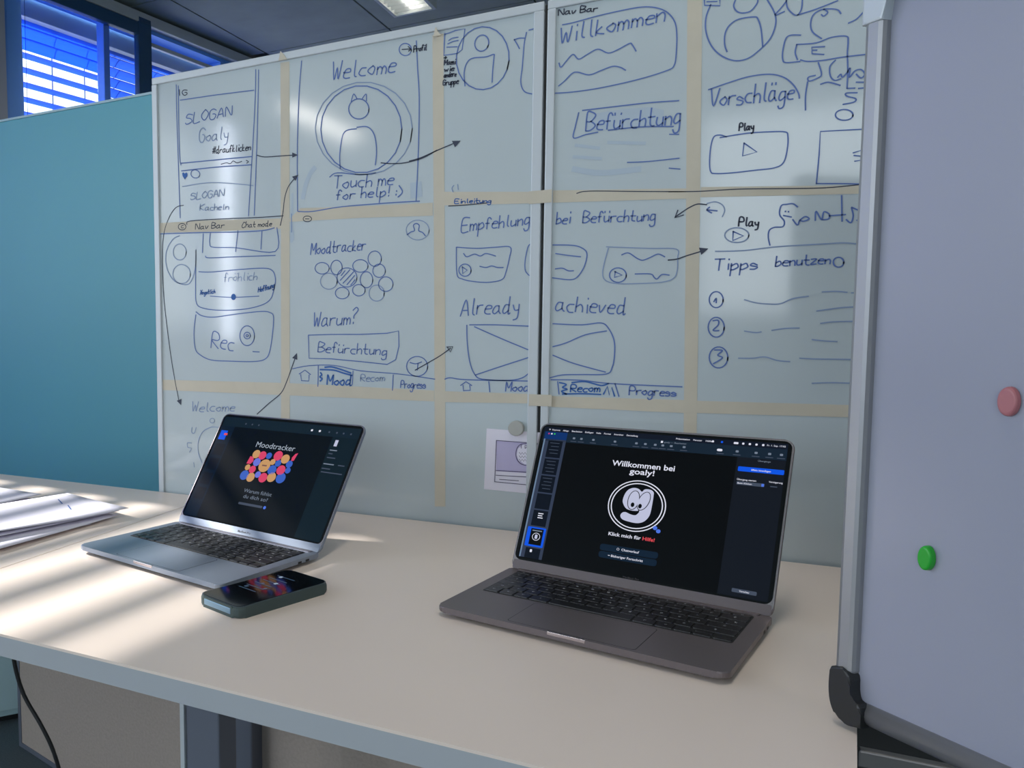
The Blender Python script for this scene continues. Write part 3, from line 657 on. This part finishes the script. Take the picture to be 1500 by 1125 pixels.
# stand of the near board
st = root('board_stand', V(.30, .80, -Z0), 0, 'dark metal stand under the near whiteboard at bottom right', 'stand')
box('post', (.0, .0, .05), (.05, .04, 1.25), mt_blackp, st, bev=.003)
for z in (.86, 1.18): box('bracket', (.005, -.125, z), (.035, .0, z + .03), mt_blackp, st, bev=.002)
box('foot', (-.12, -.25, 0), (-.06, .35, .05), mt_blackp, st, bev=.006)
box('foot', (.0, -.25, 0), (.06, .35, .05), mt_blackp, st, bev=.006)
box('crossbar', (-.187, .20, .634), (.35, .212, .652), mt_alu_d, st, bev=.002)
box('shade_panel', (-.19, .36, .06), (.5, .37, .70), mt_blackp, st)  # added black sheet standing for the shaded floor beyond the table
box('shade_panel_base', (-.19, .3, 0), (.5, .42, .06), mt_blackp, st, bev=.004)  # base of the added dark sheet, also there for the shade
link('roller', tubemesh([(-.186, -.03, .712), (-.16, -.03, .712)], .0085, 14), mt_alu_d, st)

# ================================================================ LAPTOPS
LW, LD = .304, .212
def lid_place(t):                            # u across, v up the lid, n out of the glass
    s, c = math.sin(t), math.cos(t)
    return Matrix(((1, 0, 0, 0), (0, s, -c, LD - .006), (0, c, s, .012), (0, 0, 0, 1)))
KEYROWS = [[1] * 14, [1] * 13 + [1.5], [1.5] + [1] * 12 + [1], [1.75] + [1] * 11 + [1.75], [1.25] + [1] * 11 + [2.25], [1, 1, 1, 1.25, 5, 1.25, 1]]
LEG = ['*' * 14, '^1234567890-+*', '*qwertzuiop++*', '*asdfghjkl++*', '*yxcvbnm,.-+*', '*****  ']
def laptop(x, y, a, tilt, body, label):
    r = root('laptop', V(x, y, 0), a, label, 'laptop')
    prism('base', rrect(0, 0, LW, LD, .011), .0052, .012, body, r, bev=.0016)
    prism('bottom_cover', rrect(.006, .006, LW - .006, LD - .006, .011), .0024, .0052, body, r, bev=.001)
    for fx in (.03, LW - .03):
        for fy in (.03, LD - .03): prism('rubber_foot', circ(fx, fy, .008, n=12), 0, .0022, mt_rub, r)
    box('front_notch', (LW / 2 - .02, -.0003, .0085), (LW / 2 + .02, .004, .0124), mt_rim, r, bev=.0006)
    prism('trackpad', rrect(LW / 2 - .067, .006, LW / 2 + .067, .083, .004, 3), .0119, .01215, body, r)
    o = prism('trackpad_gap', rrect(LW / 2 - .0676, .0054, LW / 2 + .0676, .0836, .004, 3), .0119, .01206, mt_well, r)
    x0 = .0155; KW = LW - 2 * x0; yt = .195; 
    prism('key_well', rrect(x0, .0885, LW - x0, yt, .003, 3), .0119, .0121, mt_well, r)
    prism('hinge_bar', rrect(.012, LD - .013, LW - .012, LD - .0015, .003, 3), .0119, .0131, mt_rim if body is mt_lap_b else body, r)
    U = KW / 14.5; rows = [.0105] + [.0186] * 5; yy = yt - .0008; lb = bmesh.new()
    cache = {}
    def keyat(kx, ky, w_, h_):
        k = (round(w_, 5), round(h_, 5))
        if k not in cache:
            bm = bmesh.new(); pts = rrect(0, 0, k[0], k[1], .0015, 2); top = rrect(.0003, .0003, k[0] - .0003, k[1] - .0003, .0015, 2)
            lo = [bm.verts.new((p[0], p[1], 0)) for p in pts]; hi = [bm.verts.new((p[0], p[1], .0011)) for p in top]
            for i in range(len(pts)): bm.faces.new((lo[i], lo[(i + 1) % len(pts)], hi[(i + 1) % len(pts)], hi[i]))
            bm.faces.new(hi); cache[k] = fin(bm)
        o = link('key', cache[k], mt_key, r); o.location = (kx, ky, .0121)
    def legend(cx_, cy_, seed, s=.0009):
        rn = random.Random(seed); pl = lambda u, v: Vector((u, v, .01345))
        ks = [k for k in 'ABCEFGKLMNOPRSTVWY'];
        for g in glyph(rn.choice(ks)): ribbon(lb, [(cx_ + p[0] * s * .55 - .001, cy_ + p[1] * s * .55 - .0015) for p in g], .00045, pl)
    for ri, row in enumerate(KEYROWS):
        h = rows[ri]; yy -= h; tot = sum(row) + (3.0 if ri == 5 else 0); u = KW / tot if ri != 5 else KW / 14.5
        kx = x0 + .0008
        u = (KW - .0016) / (sum(row) if ri != 5 else 14.5)
        for ki, kw in enumerate(row):
            keyat(kx + .0009, yy + .0009, kw * u - .0018, h - .0018)
            if kw <= 1.75 or ri == 4: legend(kx + kw * u * .5, yy + h * .5, ri * 20 + ki, .0007 if ri == 0 else .00095)
            kx += kw * u
        if ri == 5:
            keyat(kx + .0009, yy + .0009, u - .0018, h * .5 - .0012); keyat(kx + u + .0009, yy + .0009, u - .0018, h * .5 - .0012)
            keyat(kx + u + .0009, yy + h * .5 + .0003, u - .0018, h * .5 - .0012); keyat(kx + 2 * u + .0009, yy + .0009, u - .0018, h * .5 - .0012)
    link('key_lettering', fin(lb), mt_legend, r, 'pale key legends')
    box('port', (LW - .0002, .175, .0055), (LW + .0002, .183, .0085), mt_well, r)
    box('port', (LW - .0002, .158, .0055), (LW + .0002, .166, .0085), mt_well, r)
    T = lid_place(tilt)
    lid = prism('lid', rrect(0, -.002, LW, .212, .011), -.0044, -.0002, body, r, bev=.0012, mtx=T)
    prism('lid_rim', rrect(.0004, .002, LW - .0004, .2114, .0106), -.0006, .0001, mt_rim, lid, mtx=T)
    prism('screen_glass', rrect(.0022, .0125, LW - .0022, .2095, .009), 0, .0004, mt_scr, lid, mtx=T)
    prism('chin', rrect(.0022, .0005, LW - .0022, .0125, .0012, 2), 0, .0004, body, lid, mtx=T)
    return r, lid, T
def ui_quad(lid, T, name, pts, m, lift=.0005):
    bm = bmesh.new(); poly(bm, pts, lambda u, v: T @ Vector((u / 1000, v / 1000, lift)))
    me = bpy.data.meshes.new('q'); bm.to_mesh(me); bm.free(); return link(name, me, m, lid)
def ui_rect(lid, T, name, x0, y0, x1, y1, m, lift=.0005, r=0):
    return ui_quad(lid, T, name, rrect(x0, y0, x1, y1, r, 3) if r else [(x0, y0), (x1, y0), (x1, y1), (x0, y1)], m, lift)
def ui_ring(lid, T, name, cx, cy, rx, ry, wd, m, lift=.0006):
    bm = bmesh.new(); p = circ(cx, cy, rx, ry, 48); ribbon(bm, p + [p[0], p[1]], wd, lambda u, v: T @ Vector((u / 1000, v / 1000, lift))); return link(name, fin(bm), m, lid)
def ui_text(lid, T, name, s, x, y, size, m, bold=0, align='LEFT', lift=.0007, width=None):
    me = textmesh(s, size, bold, align)
    xs = [v.co.x for v in me.vertices]
    sx = 1
    if width and xs: sx = width / (max(xs) - min(xs))
    for v in me.vertices: v.co = T @ Vector(((x + v.co.x * sx) / 1000, (y + v.co.y) / 1000, lift))
    return link(name, me, m, lid)
g_white = glow('screen_white', (228, 230, 245), 1.0); g_grey = glow('screen_grey', (120, 132, 150), 1.0); g_dim = glow('screen_dim', (70, 80, 98), 1)
g_side = glow('screen_side_grey', (52, 62, 84), 1); g_bar = glow('screen_toolbar', (20, 36, 52), 1); g_menu = glow('screen_menu', (14, 22, 38), 1); g_ins = glow('screen_inspector', (17, 22, 32), 1)
g_blue = glow('screen_blue', (10, 88, 235), 1.0); g_red = glow('screen_red', (235, 80, 90), 1); g_link = glow('screen_link', (80, 120, 230), 1); g_btn = glow('screen_button', (12, 32, 52), 1)
g_blk = glow('screen_black', (2, 3, 6), 1); g_green = glow('screen_green', (50, 190, 80), 1); g_magenta = glow('screen_magenta', (190, 60, 120), 1); g_thumb = glow('screen_thumb', (8, 16, 30), 1)
g_logo = glow('screen_logo', (196, 200, 226), 1.0); g_strip = glow('screen_strip', (110, 132, 160), 1)

rl, lid, T = laptop(-.2966, .9599, -.1985, .475, mt_lap, 'dark grey laptop nearest the camera showing the round logo page')
a = (lid, T)
ui_rect(*a, 'app_window', 6, 15, 297.5, 205, g_blk, .00045)
ui_rect(*a, 'menu_bar', 6, 199, 297.5, 206, g_menu, .0005)
ui_rect(*a, 'toolbar', 6, 185, 297.5, 199, g_bar, .0005)
ui_rect(*a, 'inspector_pane', 247, 15, 297.5, 185, g_ins, .0005)
ui_rect(*a, 'sidebar', 8, 17, 39, 190, g_side, .0005); ui_rect(*a, 'sidebar_head', 8, 188, 39, 199, glow('screen_navy', (10, 50, 110), 1), .00055)
ui_rect(*a, 'scroll_strip', 8, 17, 10, 188, g_strip, .0006)
x = 17
for s, wd in (('Keynote', 11), ('Ablage', 8), ('Bearbeiten', 14), ('Einfügen', 11), ('Folie', 6), ('Format', 9), ('Anordnen', 12), ('Darstellung', 14)):
    ui_text(*a, 'menu_text', s, x, 201, 3.2, g_white, .03, width=wd); x += wd + 4
ui_quad(*a, 'menu_icon', circ(13.5, 202.3, 1.2, n=12), g_white)
x = 176
for s, wd in (('Präsentation', 16), ('Fenster', 10), ('Hilfe', 7)): ui_text(*a, 'menu_text', s, x, 201.4, 3.0, g_white, .03, width=wd); x += wd + 4
for x in (217, 227, 241, 250, 257, 264, 271): ui_rect(*a, 'status_icon', x, 201.2, x + (5 if x == 241 else 2.4), 203.8, g_blue if x == 227 else g_white, .0006, .8)
ui_text(*a, 'clock', 'Fr. 1. Sep. 17:02', 276, 201.6, 3, g_white, .02, width=19)
for x, m in ((13.5, g_magenta), (17.5, g_white), (21.5, g_green)): ui_quad(*a, 'window_button', circ(x, 196, 1.2, n=12), m, .0007)
for x in (49, 59, 75, 103, 130, 141, 153, 162, 172, 187, 228, 246, 266, 280, 292):
    ui_rect(*a, 'toolbar_icon', x - 1.6, 190.5, x + 1.6, 193.2, g_grey, .0006, .7); ui_rect(*a, 'toolbar_caption', x - 4, 186.8, x + 4, 187.8, g_dim, .0006)
ui_rect(*a, 'zoom_icon', 224, 190.2, 230, 193.4, g_white, .00065, 1.4)
ui_text(*a, 'window_title', 'goaly — Bearbeitet', 163, 195.5, 2.8, g_grey, .02, width=26); ui_rect(*a, 'file_icon', 159, 195.2, 161.5, 198, g_white, .0006)
for i, (u0, u1, v0, v1) in enumerate(((15, 35, 161, 186), (15, 35, 136, 159), (15, 35, 110, 134), (15, 35, 86, 108), (15, 35, 62, 84))):
    ui_rect(*a, 'slide_thumbnail', u0, v0, u1, v1, g_thumb, .0006)
    if i < 3:
        for k in range(4): ui_rect(*a, 'thumbnail_line', u0 + 3 + (k % 2) * 2, v1 - 4 - k * 5, u1 - 4, v1 - 3.2 - k * 5, g_dim, .0007)
for k in range(3): ui_rect(*a, 'thumbnail_text', 22, 79 - k * 3, 29 - k % 2, 80.3 - k * 3, g_white, .0007)
ui_rect(*a, 'selected_slide', 12, 33, 37, 60, g_blue, .0006, 1); ui_rect(*a, 'slide_thumbnail', 17, 35.5, 34, 58, g_blk, .0007)
ui_ring(*a, 'thumbnail_ring', 25.5, 47, 5, 5, .7, g_white, .0008); ui_rect(*a, 'thumbnail_mark', 23.7, 44, 27.3, 50, g_logo, .0008, 1.2); ui_rect(*a, 'thumbnail_text', 19, 54.5, 32, 56, g_grey, .0008)
ui_rect(*a, 'slide_thumbnail', 15, 17, 35, 31, g_thumb, .0006); ui_rect(*a, 'thumbnail_mark', 21, 25, 24, 29, g_white, .0007, 1)
ui_text(*a, 'screen_title', 'Willkommen bei', 143, 158.5, 10.5, g_white, .17, 'CENTER', width=76); ui_text(*a, 'screen_title', 'goaly!', 143.5, 149.5, 10.5, g_white, .17, 'CENTER', width=30)
ui_ring(*a, 'logo_ring', 143.5, 107.5, 34, 33.5, 1.3, g_white); ui_ring(*a, 'logo_ring', 143.5, 107.5, 30.4, 29.8, 1.3, g_white)
# rounded letter g with a pair of eyes
gp = []
cxg, cyg = 141, 114
blob = [(126, 113), (127.5, 122), (131, 128), (137, 131), (143, 130), (147, 127), (150, 130.5), (156, 131), (160.5, 128.5), (161.5, 123), (161.5, 104), (160, 95), (155, 88), (147, 85), (135, 86), (129, 88), (126.5, 92), (128, 96), (132, 97.5), (138, 95.5), (144, 95), (147, 98), (147.5, 101), (140, 100.5), (132.5, 102), (128, 107)]
ui_quad(*a, 'logo_letter', smoothpts(blob, 4, True)[:-1], g_logo, .0006)
for cx_, cy_, rr, rx in ((139, 114.5, -.08, 6.2), (151.2, 114.8, -.28, 6.0)):
    ui_quad(*a, 'logo_eye', circ(cx_, cy_, rx + .9, 13.2, 30, rr), g_blk, .0007); ui_quad(*a, 'logo_eye', circ(cx_, cy_, rx, 12.3, 30, rr), g_logo, .0008)
ui_quad(*a, 'logo_pupil', circ(138.8, 108.2, 2.2, 3.1, 16), g_blk, .0009); ui_quad(*a, 'logo_pupil', circ(147.8, 107.6, 2.2, 3.1, 16), g_blk, .0009)
bm = bmesh.new(); ribbon(bm, smoothpts([(129, 103), (134, 100.2), (140, 98.2), (145.5, 99), (147.5, 102)]), 1.5, lambda u, v: T @ Vector((u / 1000, v / 1000, .00095))); link('logo_smile', fin(bm), g_blk, lid)
ui_quad(*a, 'link_badge', circ(169.5, 82, 2.6, n=14), g_link, .0008); ui_quad(*a, 'link_badge', circ(173.8, 78.5, 2.6, n=14), g_link, .0008)
ui_text(*a, 'screen_caption', 'Klick mich für', 116, 64.3, 6.4, g_white, .12, width=39); ui_text(*a, 'screen_caption', 'Hilfe!', 157, 64.3, 6.4, g_red, .12, width=14)
ui_rect(*a, 'screen_button', 109, 43.5, 178, 52, g_btn, .0006, 3); ui_rect(*a, 'screen_button', 109, 34, 178, 42.5, g_btn, .0006, 3)
ui_text(*a, 'button_text', 'Chatverlauf', 135, 46.6, 4.2, g_white, .05, width=21); ui_ring(*a, 'button_icon', 131, 48, 1.4, 1.4, .5, g_white)
ui_text(*a, 'button_text', 'Bisheriger Fortschritt', 124, 36.8, 4.2, g_white, .05, width=38); ui_rect(*a, 'button_icon', 120.5, 37.8, 122.8, 38.6, g_white, .0008)
ui_rect(*a, 'inspector_button', 249.5, 167, 297, 173, g_blue, .0006, 1); ui_text(*a, 'button_text', 'Effekt hinzufügen', 263.5, 168.8, 3, g_white, .03, width=20)
ui_text(*a, 'inspector_text', 'Übergang starten', 250, 155.5, 3, g_white, .03, width=20); ui_text(*a, 'inspector_text', 'Verzögerung', 283, 156, 3, g_white, .03, width=14)
ui_rect(*a, 'dropdown', 250, 149.8, 279, 154, g_dim, .0006, 1); ui_text(*a, 'inspector_text', 'Beim Klicken', 251, 150.9, 2.8, g_white, .03, width=15); ui_rect(*a, 'dropdown_arrow', 276, 150.2, 278.7, 153.6, g_link, .0007)
ui_rect(*a, 'inspector_field', 285, 150.8, 292, 152, g_dim, .0007); ui_text(*a, 'inspector_text', 'Übergänge', 269, 181, 2.8, g_grey, .02, width=13)
ui_rect(*a, 'inspector_button', 261, 20, 286, 24.5, g_dim, .0006, 1); ui_text(*a, 'button_text', 'Vorschau', 268.5, 21.2, 3, g_white, .03, width=10)
ui_text(*a, 'wordmark', 'MacBook Pro', 141, 13.9, 0.1, g_blk, 0)
ui_text(*a, 'wordmark', 'MacBook Pro', LW * 500, 13.2, 3.4, mat('wordmark_grey', (70, 66, 70), .5), .0, 'CENTER')

ll, lid, T = laptop(-.8569, .9715, -.2277, .598, mt_lap_b, 'sunlit silver grey laptop on the left showing coloured bubbles'); a = (lid, T)
ui_rect(*a, 'app_window', 6, 15, 298, 205, glow('screen_deep', (4, 12, 20), 1), .00045)
ui_rect(*a, 'toolbar', 6, 187, 298, 205, glow('screen_teal_bar', (16, 34, 46), 1), .0005); ui_rect(*a, 'inspector_pane', 250, 15, 298, 187, glow('screen_teal_pane', (12, 30, 40), 1), .0005)
ui_rect(*a, 'sidebar', 6, 15, 38, 187, glow('screen_side_blue', (8, 26, 44), 1), .0005)
ui_rect(*a, 'selected_slide', 10, 160, 26, 178, g_blue, .0006); ui_rect(*a, 'thumbnail_mark', 20, 169, 28, 173, g_red, .0007)
for k in range(4): ui_rect(*a, 'slide_thumbnail', 12, 130 - k * 28, 34, 152 - k * 28, g_thumb, .0006)
for x in (205, 221): ui_rect(*a, 'toolbar_icon', x - 2, 193, x + 2, 196.5, g_white, .0006, 1)
for x in (60, 75, 90, 240, 255, 268, 282): ui_rect(*a, 'toolbar_icon', x - 1.5, 193, x + 1.5, 196, g_dim, .0006, .7)
ui_text(*a, 'screen_title', 'Moodtracker', 144, 154, 14.5, glow('screen_soft', (170, 182, 196), 1), 0, 'CENTER', width=84)
mc3 = {'t': glow('bubble_tan', (206, 156, 104), 1), 'p': glow('bubble_pink', (222, 70, 108), 1), 'u': glow('bubble_blue', (60, 100, 196), 1), 'v': glow('bubble_violet', (110, 120, 220), 1)}
for x, y, r_, k in ((111, 141, 8, 't'), (125, 140, 8, 'p'), (139, 141, 6, 'u'), (158, 143, 9, 'p'), (175, 139, 8.5, 't'), (119, 127, 7.6, 'v'), (138, 122.5, 12, 't'), (152, 131, 5.5, 't'), (164, 130, 6.2, 'u'), (187, 131, 6.5, 'u'),
                     (104, 115.5, 5.5, 't'), (116, 113, 7, 'p'), (157, 117, 8.8, 'u'), (175, 119, 8.8, 'p'), (189, 120, 5.5, 'u'), (104, 101, 9, 'u'), (119, 99, 8.5, 't'), (132, 105.5, 6, 'v'), (145, 101.5, 8.8, 'p'), (162, 104.5, 8.8, 't'), (181, 105.5, 9.5, 'u')):
    ui_quad(*a, 'mood_bubble', circ(x, y, r_, r_ * .98, 22), mc3[k], .0006)
ui_quad(*a, 'mood_bubble', [(98, 122), (107, 122), (111, 128), (108, 135), (100, 136)], mc3['p'], .0006); ui_quad(*a, 'mood_bubble', [(188, 137), (193, 138), (196, 152), (191, 150), (187, 143)], mc3['p'], .0006)
ui_rect(*a, 'bubble_text', 133, 121.5, 143, 124, mat('bubble_label', (120, 80, 60), .5, emit=.4), .0008)
ui_text(*a, 'screen_caption', 'Warum fühlst', 147, 72, 9, g_grey, .03, 'CENTER', width=60); ui_text(*a, 'screen_caption', 'du dich so?', 147, 62, 9, g_grey, .03, 'CENTER', width=52)
ui_rect(*a, 'input_field', 116, 50, 168, 54, g_dim, .0006, 1.5); ui_quad(*a, 'input_send', circ(173, 52, 2.8, n=14), g_link, .0007)
ui_rect(*a, 'phone_icon', 258, 171, 264, 182, g_logo, .0007)
for y, x0_, x1_, m in ((163, 254, 268, g_grey), (157, 254, 262, g_dim), (150, 254, 270, g_dim), (139, 252, 272, g_grey), (139, 280, 292, g_dim), (131, 252, 268, g_dim), (125, 253, 293, g_dim)): ui_rect(*a, 'inspector_text', x0_, y, x1_, y + 1.8, m, .0007)
ui_text(*a, 'wordmark', 'MacBook Pro', LW * 500, 4.6, 5, mat('wordmark_dark', (40, 44, 50), .5), .03, 'CENTER')

# ================================================================ PHONE
ph = root('smartphone', V(-.5645, .8565, 0), 1.2367 - math.pi / 2 , 'dark phone in a grey green case in front of the left laptop', 'phone')
PW, PL = .078, .156; ph.scale = (1, 1, 1.2)
# local y runs along the phone
prism('case', rrect(0, 0, PW, PL, .012), 0, .0115, mt_case, ph, bev=.003)
prism('screen_glass', rrect(.0028, .0028, PW - .0028, PL - .0028, .0095), .0112, .0122, mt_scr, ph)
prism('case_lip', rrect(.0012, .0012, PW - .0012, PL - .0012, .011), .011, .0118, mat('case_lip_grey', (70, 84, 90), .5), ph)
bm = bmesh.new(); addbox(bm, (.014, -.0006, .003), (PW - .014, .002, .0095), bev=.001); link('port_cutout', fin(bm), mat('phone_end_metal', (120, 150, 172), .3, metal=.5), ph)
pg = glow('phone_ui', (56, 78, 98), 1)
def pq(n_, x0, y0, x1, y1, m=pg):
    bm = bmesh.new(); poly(bm, rrect(x0, y0, x1, y1, min(x1 - x0, y1 - y0) * .3, 3), lambda u, v: Vector((u, v, .0124))); link(n_, fin(bm), m, ph)
for i, (x, y) in enumerate(((.02, .118), (.036, .094), (.024, .082), (.042, .07), (.018, .06))):
    pq('screen_icon', x, y, x + .005, y + .006, glow('phone_white', (150, 170, 190), 1) if i in (0, 1) else pg)
for y in (.055, .068, .082, .096, .108, .122): pq('screen_text', .014, y, .046, y + .0018)

# ================================================================ PAPERS
def sheet(cx, cy, a, z, curl, label, k):
    o = root('paper_sheet', V(cx, cy, z), a, label, 'paper', 'loose sheets on the left table')
    bm = bmesh.new(); nx, ny = 10, 14; W_, H_ = .21, .297; g = []
    for j in range(ny + 1):
        for i in range(nx + 1):
            u, v = i / nx, j / ny
            dz = curl * (max(0, u - .6) / .4) ** 2 * (1 - v) ** 2 + curl * .5 * (max(0, v - .6) / .4) ** 2 * u ** 2
            g.append(bm.verts.new(((u - .5) * W_, (v - .5) * H_, dz)))
    for j in range(ny):
        for i in range(nx): b = j * (nx + 1) + i; bm.faces.new((g[b], g[b + 1], g[b + nx + 2], g[b + nx + 1]))
    me = fin(bm, smooth=True); s = link('sheet', me, mt_paper, o)
    md = s.modifiers.new('thick', 'SOLIDIFY'); md.thickness = .0002; md.offset = 1
    return o
SH = [(-1.27, 1.02, .5, .001, 'lowest sheet, its corner toward the camera at the left edge'), (-1.10, 1.01, -.35, .0015, 'sheet turned clockwise sticking out of the stack'),
      (-1.06, 1.04, -.05, .002, 'sheet with a curled front right corner near the left laptop'), (-1.20, 1.06, .22, .0015, 'sheet fanned to the left under the top ones'),
      (-1.09, 1.075, -.22, .0015, 'sheet just below the top sheet'), (-1.30, 1.10, -.1, .0015, 'sheet lying farthest left in the paper heap'), (-1.08, 1.09, -.3, .005, 'topmost sheet with two short blue pen strokes')]
for k, (x, y, a_, cu, lb) in enumerate(SH):
    so = sheet(x, y, a_, .0004 + k * .0023, cu, lb, k)
    if k == 6:
        bm = bmesh.new()
        for st_ in ([(-.06, .10), (-.02, .085)], [(.0, .085), (.035, .07)]): ribbon(bm, st_, .0022, lambda u, v: Vector((u, v, .0012)))
        link('pen_stroke', fin(bm), mt_inks, so)

# ================================================================ CEILING LAMPS
def lamp(x, y, L, label, zz=2.0, e=5, pw=9):
    o = root('ceiling_lamp', V(x, y, zz), 0, label, 'lamp', 'louvred ceiling lamps')
    W_ = .235; mw = mat('lamp_white', (226, 232, 232), .4)
    for a_, b_ in (((-W_, 0, 0), (-W_ + .02, L, .06)), ((-.02, 0, 0), (0, L, .06)), ((-W_ + .02, 0, 0), (-.02, .02, .06)), ((-W_ + .02, L - .02, 0), (-.02, L, .06))):
        box('housing_side', a_, b_, mw, o, bev=.002)
    box('housing_top', (-W_ + .02, .02, .055), (-.02, L - .02, .06), mw, o)
    me = None
    for t in (.045, .085, .125, .165):
        if t in (.085, .125): link('tube', tubemesh([(-W_ + .02 + t - .005, .03, .035), (-W_ + .02 + t - .005, L - .03, .035)], .008, 10), mat('lamp_tube', (255, 246, 232), .4, emit=e), o)
    k = .07; lm = None
    while k < L - .05:
        if lm is None: bm = bmesh.new(); addbox(bm, (-W_ + .022, 0, .004), (-.022, .003, .026)); lm = fin(bm)
        q = link('louvre_blade', lm, mt_alu, o); q.location = (0, k, 0); k += .055
    for yy in (.1, L - .1): link('suspension_wire', tubemesh([(-W_ / 2, yy, .06), (-W_ / 2, yy, CZ - Z0 - zz)], .0015, 6), mt_alu, o)
    light('lamp_light', 'AREA', (x - W_ / 2, y + L / 2, Z0 + zz + .002), (0, 0, -1), pw, (1, .95, .88), shape='RECTANGLE', size=.18, size_y=L - .1)
    return o
lamp(-1.43, 4.56 - 1.5, 1.5, 'white louvred ceiling lamp above the left whiteboard')
lamp(-.62, 4.86 - 1.5, 1.5, 'white louvred ceiling lamp above the joint of the whiteboards')
lamp(2.7, -2.2, 1.5, 'white louvred ceiling lamp behind the photographer', pw=24)  # unseen lamp added to lift the room light
lamp(-2.9, -4.5, 1.5, 'white louvred ceiling lamp left behind the photographer', pw=20)  # second unseen lamp, added for fill and kept out of screen reflections
lamp(.0, .1, 1.5, 'white louvred ceiling lamp over the table', pw=9)  # out-of-view lamp added to light the tabletop from above
